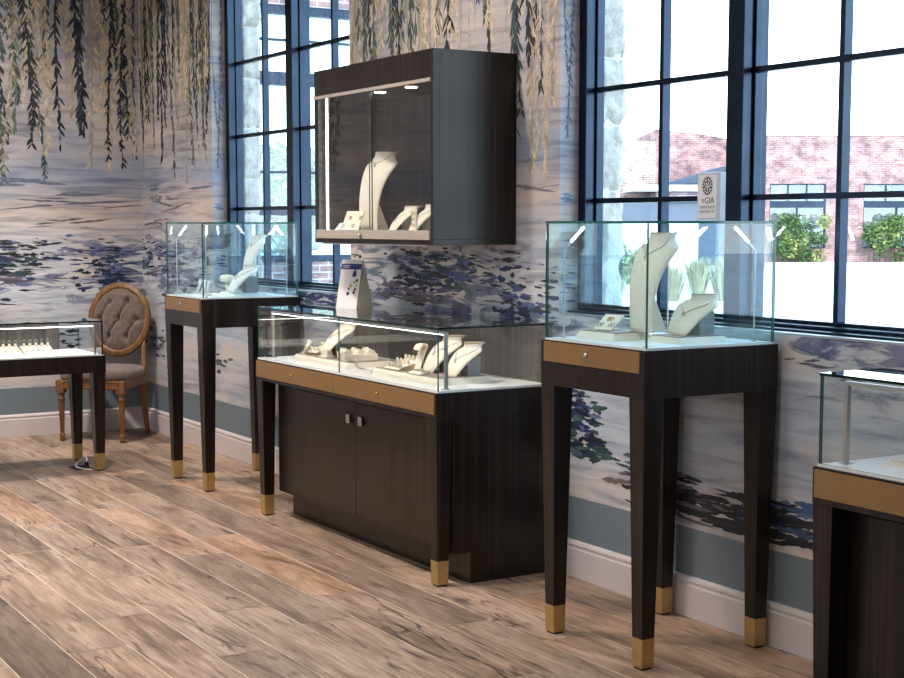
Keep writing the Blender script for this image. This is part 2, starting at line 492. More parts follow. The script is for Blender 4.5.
def stroke(mb, P, rng, zr, u, z, ln, h, c, lay, rnd, tilt=0.0):
    n = 9; top = []; bot = []
    for i in range(n + 1):
        t = i / n
        prof = math.sin(PI * min(1, max(0, t))) ** 0.6
        uu = clampu(u + (t - 0.5) * ln, rng)
        zt = z + tilt * (t - 0.5) * ln + h * 0.5 * prof * rnd.uniform(0.45, 1.25)
        zb = z + tilt * (t - 0.5) * ln - h * 0.5 * prof * rnd.uniform(0.45, 1.25)
        top.append((uu, clampu(max(zt, zb + 0.0004), zr))); bot.append((uu, clampu(min(zb, zt), zr)))
    # clipped strokes collapse at the wall's edge: keep only real width
    if top[-1][0] - top[0][0] < 0.01: return
    if max(a[1] for a in top) - min(a[1] for a in bot) < 0.002: return
    for i in range(n):
        if top[i + 1][0] - top[i][0] < 1e-4: continue
        paint_poly(mb, P, [bot[i], bot[i + 1], top[i + 1], top[i]], c, lay)
def blob(mb, P, rng, zr, u, z, su, sz, n, pal, rnd, lmin=0.03, lmax=0.16, hmin=0.006, hmax=0.03):
    for _ in range(n):
        uu = rnd.gauss(u, su * 0.5); z2 = rnd.gauss(z, sz * 0.5)
        if not (rng[0] + 0.02 < uu < rng[1] - 0.02 and zr[0] < z2 < zr[1]): continue
        ln = rnd.uniform(lmin, lmax); h = rnd.uniform(hmin, hmax)
        stroke(mb, P, rng, zr, uu, z2, ln, h, rnd.choice(pal), rnd.uniform(0.0002, 0.0018), rnd, rnd.uniform(-0.12, 0.12))

def paint_zone(mb, P, rng, zlo, zhi, rnd, willow=True, water=True, shift=0.0, endz=1.7, step=0.055):
    w = rng[1] - rng[0]
    if willow and zhi > 2.2:
        u = rng[0] + 0.03
        while u < rng[1] - 0.02:
            g = noise.noise(Vector(((u + shift) * 1.7, 3.3, 0)))
            if rnd.random() < 0.78 + 0.7 * g:
                pal = rnd.choice([DARKS, DARKS, DARKS, CREAMS, CREAMS, CREAMS, GREENS, GREENS, GREENS, CREAMS, OLIVES])
                e = endz + rnd.uniform(0.0, 1.05) - 0.25 * g
                strand(mb, P, rng, u, zhi, e, pal, rnd, 1.0, rnd.uniform(0.8, 1.35))
            u += rnd.uniform(0.4, 1.2) * step
    zr = (max(zlo, 0.34), zhi)
    if water:
        # dark reflections band and scattered pads; the pattern repeats along the wall
        P0 = 1.9
        k0 = int((rng[0] + shift) // P0) - 1
        for k in range(k0, k0 + int(w / P0) + 4):
            base = k * P0 - shift
            for (cu, cz, su, sz, nn, pal, l2, h2) in (
                (0.45, 1.18, 0.5, 0.12, 60, DARKS, 0.12, 0.016), (1.3, 1.12, 0.5, 0.16, 60, BLUES + DARKS, 0.11, 0.014),
                (0.45, 1.13, 0.34, 0.11, 60, DARKS + BLUES, 0.2, 0.032), (0.45, 1.05, 0.40, 0.05, 26, PURPS, 0.24, 0.03),
                (0.62, 1.12, 0.16, 0.07, 16, TEALS, 0.10, 0.04),
                (0.55, 1.22, 0.14, 0.04, 12, DARKS, 0.12, 0.014), (0.75, 1.27, 0.05, 0.04, 3, DARKS, 0.03, 0.02),
                (1.15, 1.10, 0.16, 0.18, 42, BLUES + DARKS, 0.10, 0.034), (1.25, 1.00, 0.2, 0.07, 24, TEALS + BLUES, 0.12, 0.04),
                (1.62, 1.02, 0.30, 0.06, 26, BLUES + PURPS, 0.24, 0.022), (1.6, 1.16, 0.26, 0.05, 18, BLUES, 0.09, 0.010),
                (0.4, 0.93, 0.30, 0.07, 26, DARKS + BLUES, 0.2, 0.024), (1.75, 0.93, 0.2, 0.04, 14, DARKS, 0.2, 0.02),
                (1.0, 1.52, 0.5, 0.06, 14, [(104, 108, 120), (120, 118, 122)], 0.5, 0.02), (0.4, 1.62, 0.5, 0.05, 10, [(104, 112, 128)], 0.5, 0.03),
                (0.9, 1.38, 0.3, 0.03, 8, [(88, 88, 92), (120, 108, 104)], 0.22, 0.016)):
                blob(mb, P, rng, zr, base + cu, cz, su, sz, int(nn), pal, rnd, 0.03, l2, 0.004, h2)
            for (cu, cz, su, sz, nn) in ((0.9, 0.62, 0.22, 0.12, 22), (0.05, 0.55, 0.16, 0.06, 12)):
                blob(mb, P, rng, (zr[0], zr[1]), base + cu, cz, su, sz, nn, DARKS + TEALS, rnd, 0.03, 0.12, 0.006, 0.028)

# back wall (plane x = 0, u = y)
mb = MB()
mb.box(-0.2, 0, Y0, WT, 0, ZC, 'mural')
rnd = random.Random(11)
Pb = lambda u, z, lay: (lay, u, z)
paint_zone(mb, Pb, (-2.3, -0.002), 0.3, 3.2, rnd, True, True, shift=1.43, endz=1.62, step=0.020)
struct(mb.build('wall_back'))

# window wall (plane y = 0, room on the -y side)
mb = MB()
def wbox(x0, x1, z0, z1): mb.box(x0, x1, 0, WT, z0, z1, 'mural')
wbox(-0.2, W1[0], 0, ZC); wbox(W1[1], W2[0], 0, ZC); wbox(W2[1], X1 + 0.2, 0, ZC)
for w in (W1, W2):
    wbox(w[0], w[1], 0, SILL); wbox(w[0], w[1], HEAD, ZC)
Pw = lambda u, z, lay: (u, -lay, z)
rnd = random.Random(5)
paint_zone(mb, Pw, (0.002, W1[0]), 0.3, 3.2, rnd, True, True, shift=0.62, endz=1.6, step=0.022)
paint_zone(mb, Pw, (W1[1], W2[0]), 0.3, 3.2, rnd, True, True, shift=-3.35, endz=1.45, step=0.024)
paint_zone(mb, Pw, (W1[0], W1[1]), 0.3, SILL, rnd, False, True, shift=0.62)
# under the second window the paper is calm: a pale lake with a few dark banks
zr = (0.335, SILL - 0.005); rg = (W2[0], 9.0)
blob(mb, Pw, (4.6, 9), zr, 4.95, 0.60, 0.20, 0.14, 110, DARKS + BLUES + TEALS, rnd, 0.03, 0.13, 0.008, 0.03)
blob(mb, Pw, (4.6, 9), zr, 5.06, 0.50, 0.18, 0.05, 26, TEALS, rnd, 0.03, 0.13, 0.008, 0.03)
blob(mb, Pw, (4.6, 9), zr, 5.55, 0.42, 0.28, 0.08, 70, DARKS + PURPS, rnd, 0.06, 0.28, 0.008, 0.03)
blob(mb, Pw, (4.6, 9), zr, 6.02, 0.41, 0.22, 0.07, 60, DARKS + [(60, 78, 110)], rnd, 0.06, 0.3, 0.008, 0.032)
blob(mb, Pw, (4.6, 9), zr, 6.15, 0.46, 0.16, 0.02, 10, [(66, 92, 132), (90, 112, 140)], rnd, 0.06, 0.2, 0.008, 0.03)
blob(mb, Pw, (4.6, 9), zr, 6.2, 0.93, 0.25, 0.03, 7, [(110, 104, 112), (96, 90, 98)], rnd, 0.04, 0.16, 0.004, 0.012)
blob(mb, Pw, (4.6, 9), zr, 7.0, 0.72, 0.25, 0.14, 40, DARKS + TEALS, rnd, 0.06, 0.2, 0.012, 0.04)
# wallpapered window returns
for wx in (W1[0], W2[0]):
    Pr = lambda u, z, lay: (wx + lay, u, z)
    r2 = random.Random(3)
    for uu, ze in ((0.03, 1.95), (0.052, 1.72)):
        strand(mb, Pr, (0.0, 0.086), uu, 3.1, ze, [(70, 92, 120), (88, 108, 128)], r2, 0.9, 0.55)
    blob(mb, Pr, (0.0, 0.086), (SILL, 3.1), 0.04, 1.35, 0.06, 0.3, 26, [(130, 150, 175), (96, 118, 148)], r2, 0.03, 0.07, 0.004, 0.012)
    blob(mb, Pr, (0.0, 0.086), (SILL, 3.1), 0.04, 1.12, 0.06, 0.08, 16, BLUES, r2, 0.03, 0.06, 0.004, 0.012)
struct(mb.build('wall_right'))

mb = MB(); mb.box(-0.2, X1 + 0.2, Y0 - 0.2, Y0, 0, ZC, 'plain_wall'); struct(mb.build('wall_left'))
mb = MB(); mb.box(X1, X1 + 0.2, Y0, 0, 0, ZC, 'plain_wall'); struct(mb.build('wall_front'))
mb = MB(); mb.box(-0.2, X1 + 0.2, Y0 - 0.2, WT, ZC, ZC + 0.2, 'ceiling'); struct(mb.build('ceiling'))

# floor of plank tiles
mb = MB()
mb.box(-0.2, X1 + 0.2, Y0 - 0.2, WT, -0.12, -0.0012, 'grout')
PW, PL = 0.1975, 1.18
starts = {0: 0.2, 1: 0.77, 2: 0.38, 3: 0.906, 4: 0.59, 5: 1.177, 6: 0.31, 7: 0.01, 8: 0.52, 9: 1.07, 10: 0.24}
rnd = random.Random(21)
g = 0.0017
row = -1
y = -0.0275
rows = [(-0.0275, 0.0)]
while y > Y0:
    rows.append((max(y - PW, Y0), y)); y -= PW
for ri, (ya, yb) in enumerate(rows):
    s0 = starts.get(ri, rnd.uniform(0, PL)) - PL
    x = s0
    while x < X1:
        xa, xb = max(x, 0.0), min(x + PL, X1)
        if xb - xa > 0.01:
            b = len(mb.v)
            a0, a1, c0, c1 = xa + g, xb - g, ya + g, yb - g
            mb.v += [(a0, c0, 0), (a1, c0, 0), (a1, c1, 0), (a0, c1, 0)]
            mb.col[len(mb.f)] = (rnd.random(), rnd.random(), rnd.random(), 1)
            mb.face((b, b + 1, b + 2, b + 3), 'floor')
        x += PL
struct(mb.build('floor', colattr='plank'))

# baseboards: moulded profile (depth, height)
prof = [(0, 0), (0.016, 0), (0.016, 0.112), (0.0125, 0.116), (0.0125, 0.124), (0.015, 0.128), (0.013, 0.136), (0.007, 0.143), (0, 0.145)]
def baseboard(name, axis, a, b):
    mb = MB()
    if axis == 'x': rings = [[(t, -d - 0.0001, z + 0.0002) for d, z in prof] for t in (a, b)]
    else: rings = [[(d + 0.0001, t, z + 0.0002) for d, z in prof] for t in (a, b)]
    mb.loft(rings, 'base_white', True, False)
    struct(mb.build(name))
baseboard('baseboard_right', 'x', 0.017, X1)
baseboard('baseboard_back', 'y', Y0, -0.0002)

# windows
def window(name, w):
    x0, x1 = w
    F0, F1, F2 = 0.088, 0.132, 0.166
    mb = MB()
    t = 0.048
    xm = (x0 + x1) / 2
    zb = SILL + 0.016
    mb.box(x0, x0 + t, F0, F1, zb, HEAD, 'steel'); mb.box(x1 - t, x1, F0, F1, zb, HEAD, 'steel')
    mb.box(x0 + t, x1 - t, F0, F1, HEAD - t, HEAD, 'steel')
    mb.box(xm - 0.04, xm + 0.04, F0, F1, zb + 0.012, HEAD - t, 'steel')
    mb.box(x0 + t, x1 - t, F0, F1, zb, zb + 0.012, 'steel')
    s = 0.013
    for a, b in ((x0 + t - 0.002, xm - 0.038), (xm + 0.038, x1 - t + 0.002)):
        mb.box(a, a + s, F1, F2, zb, HEAD, 'steel'); mb.box(b - s, b, F1, F2, zb, HEAD, 'steel')
        mb.box(a + s, b - s, F1, F2, zb, zb + 0.024, 'steel')
        m = (a + b) / 2
        mb.box(m - 0.0105, m + 0.0105, F1 - 0.003, F2, zb + 0.024, HEAD, 'steel')
        for zz in (1.46, 1.885, 2.31, 2.735):
            mb.box(a + s, b - s, F1 - 0.006, F2 - 0.012, zz - 0.010, zz + 0.010, 'steel')
    # outer skin closes the joint between frame and wall
    mb.box(x0, x0 + 0.004, F1, 0.199, zb, HEAD, 'steel'); mb.box(x1 - 0.004, x1, F1, 0.199, zb, HEAD, 'steel')
    mb.box(xm - 0.04, xm + 0.04, F1, 0.199, zb, HEAD, 'steel')
    fr = struct(mb.build(name, bevel=0.0015))
    mb = MB(); mb.box(x0 + t, x1 - t, 0.148, 0.152, zb + 0.005, HEAD - t, 'glass_window')
    g = mb.build('window_pane', fr)
    mb = MB(); mb.box(x0, x1, 0.0, 0.199, SILL + 0.0005, SILL + 0.008, 'alu'); mb.box(x0, x1, 0.04, 0.13, SILL + 0.008, SILL + 0.016, 'steel')
    struct(mb.build('window_sill', fr))
    return fr
window('window_1', W1)
window('window_2', W2)

# stone veneer outside, left of each opening
def stone_trim(name, xe, seed):
    rnd = random.Random(seed)
    mb = MB(); z = -0.1
    while z < 3.5:
        h = rnd.choice([0.22, 0.26, 0.30])
        nu, nv = 8, 6
        b = len(mb.v)
        ex = xe + rnd.uniform(-0.004, 0.004)
        # side face (toward the opening) and front face, pillowed and chipped
        y0, y1 = 0.2, 0.315
        xl = xe - 0.42
        path = [(ex, y0)] + [(ex, y0 + (y1 - y0) * i / 6) for i in range(1, 7)] + [(ex - (ex - xl) * i / 6, y1) for i in range(1, 7)] + [(xl, y0)]
        rings = []
        for j in range(nv + 1):
            v = j / nv
            inset = 0.012 * (abs(v - 0.5) * 2) ** 6
            ring = []
            for i, (px, py) in enumerate(path):
                d = 0.012 * noise.noise(Vector((px * 21, py * 30 + seed, (z + v * h) * 22)))
                if i == 0 or i == len(path) - 1: d = 0; ins = 0
                else: ins = inset
                ring.append((px + (d - ins if abs(px - ex) < 1e-6 else 0), py + (d - ins if py > y1 - 1e-6 else 0), z + 0.004 + v * (h - 0.008)))
            rings.append(ring)
        mb.loft(rings, 'stone', True, True)
        z += h
    mb.box(xe - 0.41, xe - 0.012, 0.2, 0.30, -0.1, 3.5, 'concrete')
    struct(mb.build(name))
stone_trim('trim_1', W1[0], 3)
stone_trim('trim_2', W2[0], 8)

# ------------------------------------------------------------------ showcase parts
def tapered_leg(root, x, y, ztop, a=0.075, b=0.046, foot=0.098, name='leg'):
    """x, y = centre; a = size at top, b = size at floor; the lower end wears a brass ferrule as sub-part"""
    def sz(z): return b + (a - b) * (z / ztop)
    h = sz(foot)
    mb = MB()
    rings = [[(x + sx * s / 2, y + sy * s / 2, z) for sx, sy in ((-1, -1), (1, -1), (1, 1), (-1, 1))] for s, z in ((h, foot), (a, ztop - 0.0005))]
    mb.loft(rings, 'wood', True, False)
    lg = mb.build(name, root, bevel=0.0015)
    mb = MB()
    rings = [[(x + sx * s / 2, y + sy * s / 2, z) for sx, sy in ((-1, -1), (1, -1), (1, 1), (-1, 1))] for s, z in ((b + 0.001, 0.006), (h + 0.001, foot))]
    mb.loft(rings, 'brass', True, False)
    s = b * 0.42
    mb.box(x - s, x + s, y - s, y + s, 0.0003, 0.006, 'rubber')
    mb.build('ferrule', lg, bevel=0.001)
    return lg

def lock_knob(parent, x, y, z, mat='gold', r=0.008):
    mb = MB()
    mb.lathe([(r * 0.9, 0), (r, 0.003), (r * 0.8, 0.007), (r * 0.5, 0.009), (0.0005, 0.0095)], mat, n=16, axis='y', c=(0, 0, 0))
    o = mb.build('lock_knob', parent)
    o.location = (x, y, z)
    # the lathe runs along -y already
    return o

def pane(root, name, x0, x1, y0, y1, z0, z1, edge='glass_edge', body='glass_clear'):
    """glass sheet: large faces clear, narrow faces teal"""
    mb = MB(); mb.box(x0, x1, y0, y1, z0, z1, body)
    d = (x1 - x0, y1 - y0, z1 - z0); k = d.index(min(d))
    # face order: bottom, top, front(-y), right(+x), back(+y), left(-x)
    ax = [2, 2, 1, 0, 1, 0]
    for i in range(6):
        if ax[i] != k: mb.mi[i] = mb.mid(edge)
    return mb.build(name, root)

def led_post(root, x, y, z0, zb, zt, dx, dy):
    """slim white rod that bends inward and ends in a lit head"""
    mb = MB()
    mb.tube([(x, y, z0), (x, y, zb - 0.01), (x, y, zb), (x + dx * 0.1, y + dy * 0.1, zb + (zt - zb) * 0.15), (x + dx * 0.35, y + dy * 0.35, zb + (zt - zb) * 0.4)], 0.0028, 'white_plastic', 8)
    mb.lathe([(0.008, 0), (0.008, 0.003), (0.003, 0.004)], 'alu', c=(x, y, z0), n=12)
    p = mb.build('light_post', root)
    mb = MB()
    a = Vector((x + dx * 0.35, y + dy * 0.35, zb + (zt - zb) * 0.4)); b = Vector((x + dx, y + dy, zt))
    mb.tube([a, b], 0.0032, 'led', 6)
    mb.build('light_head', p)

def tall_case(name, label, loc, w, d, group=None):
    root = thing(name, label, 'display case', loc, 0, group)
    Z0, Z1, ZG = 0.843, 0.9905, 1.3795
    mb = MB()
    mb.box(0, w, 0.012, d, Z0, Z1, 'wood')
    # front frame around the drawer recess
    dz0, dz1 = 0.920, 0.986
    mb.box(0, w, 0, 0.012, Z0, dz0 - 0.001, 'wood'); mb.box(0, w, 0, 0.012, dz1 + 0.001, Z1, 'wood')
    mb.box(0, 0.018, 0, 0.012, dz0 - 0.001, dz1 + 0.001, 'wood'); mb.box(w - 0.022, w, 0, 0.012, dz0 - 0.001, dz1 + 0.001, 'wood')
    mb.build('apron', root, bevel=0.0012)
    mb = MB(); mb.box(0.0195, w - 0.0235, -0.003, 0.0115, dz0, dz1, 'brass_panel')
    dr = mb.build('drawer', root, bevel=0.0012)
    lock_knob(dr, w * 0.47, -0.0031, (dz0 + dz1) / 2 + 0.004, 'silver', 0.009)
    mb = MB(); mb.box(0.010, w - 0.010, 0.010, d - 0.010, Z1 + 0.0001, Z1 + 0.006, 'deck')
    mb.build('deck', root)
    for lx in (0.0385, w - 0.0385):
        for ly in (0.0385, d - 0.0385):
            tapered_leg(root, lx, ly, Z0)
    i = 0.010; t = 0.007; zt = ZG - 0.008; zb = Z1 + 0.0061
    pane(root, 'front_pane', i, w - i, i, i + t, zb, zt, body='glass')
    pane(root, 'back_pane', i, w - i, d - i - t, d - i, zb, zt, body='glass')
    pane(root, 'side_pane', i, i + t, i + t + 0.0005, d - i - t - 0.0005, zb, zt, body='glass')
    pane(root, 'side_pane', w - i - t, w - i, i + t + 0.0005, d - i - t - 0.0005, zb, zt, body='glass')
    pane(root, 'top_pane', i - 0.001, w - i + 0.001, i - 0.001, d - i + 0.001, zt + 0.0003, ZG, body='glass')
    zp = Z1 + 0.0062
    for sx in (0, 1):
        for sy in (0, 1):
            px = 0.060 if sx == 0 else w - 0.058
            py = 0.050 if sy == 0 else d - 0.052
            led_post(root, px, py, zp, 1.283, 1.360, 0.062 * (1 if sx == 0 else -1), 0.032 * (1 if sy == 0 else -1))
    return root

RX, RY = 5.521, -0.560
tall_case('display_case', 'tall square glass showcase with pale neck-form displays, standing before the large right window', (RX, RY, 0), 0.548, 0.540)
LX, LY = 1.985, -0.572
tall_case('display_case', 'tall square glass showcase farther back, standing before the far left window beside the oval-back chair', (LX, LY, 0), 0.535, 0.550)

def long_case(name, label, loc, w, d, cab_x0, panel_back, post_x=None, lit=True):
    root = thing(name, label, 'display case', loc)
    Z0, Z1, ZG = 0.643, 0.7405, 0.9863
    mb = MB()
    dz0, dz1 = 0.659, 0.7345
    mb.box(0, w, 0.012, d, Z0, Z1, 'wood')
    mb.box(0, w, 0, 0.012, Z0, dz0 - 0.001, 'wood'); mb.box(0, w, 0, 0.012, dz1 + 0.001, Z1, 'wood')
    mb.box(0, 0.007, 0, 0.012, dz0 - 0.001, dz1 + 0.001, 'wood'); mb.box(w - 0.012, w, 0, 0.012, dz0 - 0.001, dz1 + 0.001, 'wood')
    mb.build('apron', root, bevel=0.0012)
    xm = w * 0.487
    for a, b, kx in ((0.008, xm - 0.001, xm * 0.5), (xm + 0.001, w - 0.013, (xm + w) / 2 - 0.03)):
        mb = MB(); mb.box(a, b, -0.003, 0.0115, dz0, dz1, 'brass_panel')
        dr = mb.build('drawer', root, bevel=0.0012)
        lock_knob(dr, kx, -0.0031, (dz0 + dz1) / 2, 'gold', 0.0075)
    mb = MB(); mb.box(0.008, w - 0.008, 0.008, d - 0.008, Z1 + 0.0001, Z1 + 0.007, 'deck'); mb.build('deck', root)
    # cabinet body with recessed plinth
    cy = 0.072
    mb = MB()
    mb.box(cab_x0, w, cy + 0.02, d, 0.122, Z0 - 0.0005, 'wood')
    mb.box(cab_x0, cab_x0 + 0.005, cy, cy + 0.02, 0.122, Z0 - 0.0005, 'wood'); mb.box(w - 0.02, w, cy, cy + 0.02, 0.122, Z0 - 0.0005, 'wood')
    mb.box(cab_x0 + 0.005, w - 0.02, cy, cy + 0.02, 0.122, 0.130, 'wood'); mb.box(cab_x0 + 0.005, w - 0.02, cy, cy + 0.02, Z0 - 0.02, Z0 - 0.0005, 'wood')
    mb.build('cabinet_body', root)
    mb = MB(); mb.box(cab_x0 - 0.015, w, cy + 0.078, d, 0.0003, 0.1215, 'wood'); mb.build('plinth', root)
    xd = cab_x0 + (w - cab_x0) * 0.50
    for k, (a, b, kx) in enumerate(((cab_x0 + 0.007, xd - 0.0015, xd - 0.055), (xd + 0.0015, w - 0.022, xd + 0.055))):
        mb = MB(); mb.box(a, b, cy - 0.002, cy + 0.0195, 0.132, Z0 - 0.0215, 'wood')
        do = mb.build('door', root, bevel=0.0012)
        mb = MB(); mb.box(kx - 0.016, kx + 0.016, cy - 0.014, cy - 0.009, 0.528, 0.566, 'silver'); mb.box(kx - 0.006, kx + 0.006, cy - 0.009, cy - 0.0021, 0.540, 0.554, 'silver')
        mb.build('pull_handle', do, bevel=0.001)
    tapered_leg(root, 0.0365, 0.0350, Z0, 0.069, 0.046)
    tapered_leg(root, w - 0.0365, 0.0350, Z0, 0.069, 0.046)
    # glass
    i = 0.010; t = 0.006; zt = ZG - 0.008; zb = Z1 + 0.0071
    xg = w * 0.505
    pane(root, 'front_pane', i, xg - 0.0005, i, i + t, zb, zt); pane(root, 'front_pane', xg + 0.0005, w - i, i, i + t, zb, zt)
    yb = d - 0.03 if panel_back else d - i - t - 0.0005
    pane(root, 'side_pane', i, i + t, i + t + 0.0005, yb - 0.0005, zb, zt); pane(root, 'side_pane', w - i - t, w - i, i + t + 0.0005, yb - 0.0005, zb, zt)
    pane(root, 'top_pane', i - 0.002, w - i + 0.002, i - 0.002, d - 0.004, zt + 0.0003, ZG, 'glass_edge_dark')
    if panel_back:
        mb = MB(); mb.box(i, w * 0.5 - 0.001, d - 0.03, d - 0.016, zb, zt, 'wood_panel'); mb.box(w * 0.5 + 0.001, w - i, d - 0.024, d - 0.010, zb, zt, 'wood_panel')
        mb.build('sliding_back_door', root)
    else:
        pane(root, 'back_pane', i, w - i, d - i - t, d - i, zb, zt)
    # light bar on two posts
    pxs = post_x or (0.05, w - 0.045)
    mb = MB()
    yp = 0.068
    for px in pxs:
        mb.box(px - 0.006, px + 0.006, yp - 0.006, yp + 0.006, zb - 0.0009, zt - 0.022, 'alu')
        mb.box(px - 0.013, px + 0.013, yp - 0.013, yp + 0.013, zb - 0.0009, zb + 0.003, 'alu')
    mb.box(pxs[0] - 0.006, pxs[1] + 0.006, yp - 0.008, yp + 0.008, zt - 0.022, zt - 0.0135, 'alu')
    lp = mb.build('light_rail', root)
    mb = MB(); mb.box(pxs[0] + 0.01, pxs[1] - 0.01, yp - 0.004, yp + 0.004, zt - 0.0245, zt - 0.0222, 'led_soft' if lit else 'white_plastic'); mb.build('light_tube', lp)
    return root
MX, MY = 3.168, -0.562
long_case('display_case', 'long low showcase over a two-door dark cabinet, in the middle under the wall cabinet', (MX, MY, 0), 1.673, 0.542, 0.092, True)
CX, CY = 6.76, -0.550
long_case('display_case', 'long low showcase cut off by the right edge of the photo', (CX, CY, 0), 1.673, 0.535, 0.008, False, None, False)

# low table showcase at the left edge; its long side faces the room's right
def table_case():
    x0, x1, y1, y0 = 1.105, 1.595, -0.778, -2.45
    root = thing('display_case', 'low table showcase with ring trays, in front of the oval-back chair at the left edge', 'display case', (x0, y0, 0))
    w, d = x1 - x0, y1 - y0
    Z0, Z1, ZG = 0.552, 0.645, 0.8395
    mb = MB(); mb.box(0, w, 0, d, Z0, Z1, 'wood'); mb.build('apron', root, bevel=0.0015)
    mb = MB(); mb.box(0.008, w - 0.008, 0.008, d - 0.008, Z1 + 0.0001, Z1 + 0.006, 'deck'); mb.build('deck', root)
    for lx in (0.037, w - 0.037):
        for ly in (0.037, d - 0.037): tapered_leg(root, lx, ly, Z0, 0.070, 0.046)
    i = 0.010; t = 0.006; zt = ZG - 0.008; zb = Z1 + 0.0061
    pane(root, 'front_pane', w - i - t, w - i, i, d - i, zb, zt, 'glass_edge_dark')
    pane(root, 'side_pane', i + 0.02, w - i - t - 0.0005, d - i - t, d - i, zb, zt, 'glass_edge_dark'); pane(root, 'side_pane', i + 0.02, w - i - t - 0.0005, i, i + t, zb, zt, 'glass_edge_dark')
    pane(root, 'top_pane', i - 0.001, w - i + 0.001, i - 0.001, d - i + 0.001, zt + 0.0003, ZG, 'glass_edge_dark')
    mb = MB(); mb.box(i, i + 0.014, i, d - 0.12, zb, zt, 'wood_panel'); mb.build('sliding_back_door', root)
    mb = MB()
    yp = w - 0.045
    for py in (0.06, d - 0.045):
        mb.box(yp - 0.005, yp + 0.005, py - 0.005, py + 0.005, zb - 0.0009, zt - 0.02, 'alu')
    mb.box(yp - 0.007, yp + 0.007, 0.054, d - 0.04, zt - 0.02, zt - 0.012, 'alu')
    lp = mb.build('light_rail', root)
    mb = MB(); mb.box(yp - 0.005, yp + 0.005, 0.07, d - 0.055, zt - 0.0235, zt - 0.0202, 'led_soft'); mb.build('light_tube', lp)
    return root
table_case()

# wall-hung cabinet
def wall_cabinet():
    x0, x1, y0, z0, z1 = 3.470, 4.5275, -0.392, 1.2874, 2.0511
    root = thing('wall_cabinet', 'dark wood wall-hung display cabinet with sliding glass front', 'wall cabinet', (x0, y0, z0))
    w, d, h = x1 - x0, -y0 - 0.0006, z1 - z0
    mb = MB()
    t = 0.02; top = 0.112; bot = 0.022
    mb.box(0, w, 0, d, 0, bot, 'wood')
    mb.box(0, t, 0, d, bot, h, 'wood'); mb.box(w - t, w, 0, d, bot, h, 'wood')
    mb.box(t, w - t, 0, d, h - top, h, 'wood')
    mb.build('carcass', root, bevel=0.0012)
    mb = MB(); mb.box(t + 0.0005, w - t - 0.0005, d - 0.02, d - 0.005, bot + 0.0005, h - top - 0.0005, 'slate_panel'); mb.build('back_panel', root)
    mb = MB(); mb.box(t + 0.0005, w - t - 0.0005, 0.004, d - 0.021, bot + 0.0005, bot + 0.02, 'deck'); mb.build('deck', root)
    # rails for the two sliding panes
    mb = MB(); mb.box(t + 0.0005, w - t - 0.0005, -0.006, 0.003, bot - 0.002, bot + 0.036, 'beige_rail')
    mb.box(t + 0.0005, w * 0.44, -0.014, -0.006, bot - 0.002, bot + 0.016, 'beige_rail')
    mb.build('lower_rail', root, bevel=0.001)
    mb = MB(); mb.box(0.0005, w - 0.012, -0.006, 0.012, h - top - 0.014, h - top, 'beige_rail'); mb.build('upper_rail', root, bevel=0.001)
    zb, zt = bot + 0.0365, h - top - 0.0145
    pane(root, 'sliding_pane', t + 0.001, w * 0.51, 0.0035, 0.0085, zb, zt, 'glass_edge_dark'); pane(root, 'sliding_pane', w * 0.475, w - t - 0.001, 0.011, 0.016, zb, zt, 'glass_edge_dark')
    lock_knob(root, w * 0.44, -0.0145, bot + 0.014, 'silver', 0.010)
    mb = MB()
    mb.box(t + 0.036, t + 0.041, 0.03, 0.038, bot + 0.0201, h - top - 0.0005, 'led_soft')
    mb.build('light_strip', root)
    mb = MB(); mb.box(w * 0.05, w * 0.93, 0.012, 0.016, -0.006, -0.0004, 'white_plastic'); mb.build('bottom_trim', root)
    for px, py in ((0.44, 0.10), (0.71, 0.10)):
        mb = MB(); mb.lathe([(0.032, 0), (0.032, 0.006)], 'alu', n=20, c=(px, py, h - top - 0.0065)); pk = mb.build('puck_light', root)
        mb = MB(); mb.lathe([(0.024, 0), (0.024, 0.002)], 'puck', n=20, c=(px, py, h - top - 0.009)); mb.build('lens', pk)
    return root
wall_cabinet()

# ------------------------------------------------------------------ neck forms
TALL_ST = [(0.00, 0.000, 0.058, 0.012), (0.06, -0.004, 0.060, 0.014), (0.12, 0.000, 0.066, 0.018), (0.18, 0.014, 0.076, 0.022), (0.225, 0.034, 0.087, 0.027),
           (0.256, 0.055, 0.096, 0.033), (0.274, 0.069, 0.094, 0.037), (0.289, 0.079, 0.070, 0.041), (0.302, 0.085, 0.055, 0.045), (0.318, 0.090, 0.052, 0.047)]
LOW_ST = [(0.00, -0.060, 0.044, 0.006), (0.012, -0.056, 0.054, 0.010), (0.035, -0.040, 0.067, 0.016), (0.060, -0.018, 0.080, 0.022), (0.082, 0.008, 0.092, 0.028),
          (0.096, 0.030, 0.094, 0.034), (0.105, 0.044, 0.072, 0.040), (0.112, 0.050, 0.056, 0.044), (0.126, 0.054, 0.051, 0.046)]
def interp(st, t):
    f = t * (len(st) - 1); i = min(int(f), len(st) - 2); k = f - i
    # Catmull-Rom for softness
    a, b, c, d = st[max(i - 1, 0)], st[i], st[i + 1], st[min(i + 2, len(st) - 1)]
    return tuple(0.5 * ((2 * b[j]) + (c[j] - a[j]) * k + (2 * a[j] - 5 * b[j] + 4 * c[j] - d[j]) * k * k + (3 * b[j] - a[j] - 3 * c[j] + d[j]) * k ** 3) for j in range(4))
def surf(st, t, s, off=0.0, sc=1.0):
    z, yc, w, b = interp(st, t)
    y = yc - b * math.cos(s * PI / 2) - off
    return Vector((w * math.sin(s * PI / 2), y, z + off * 0.3)) * sc
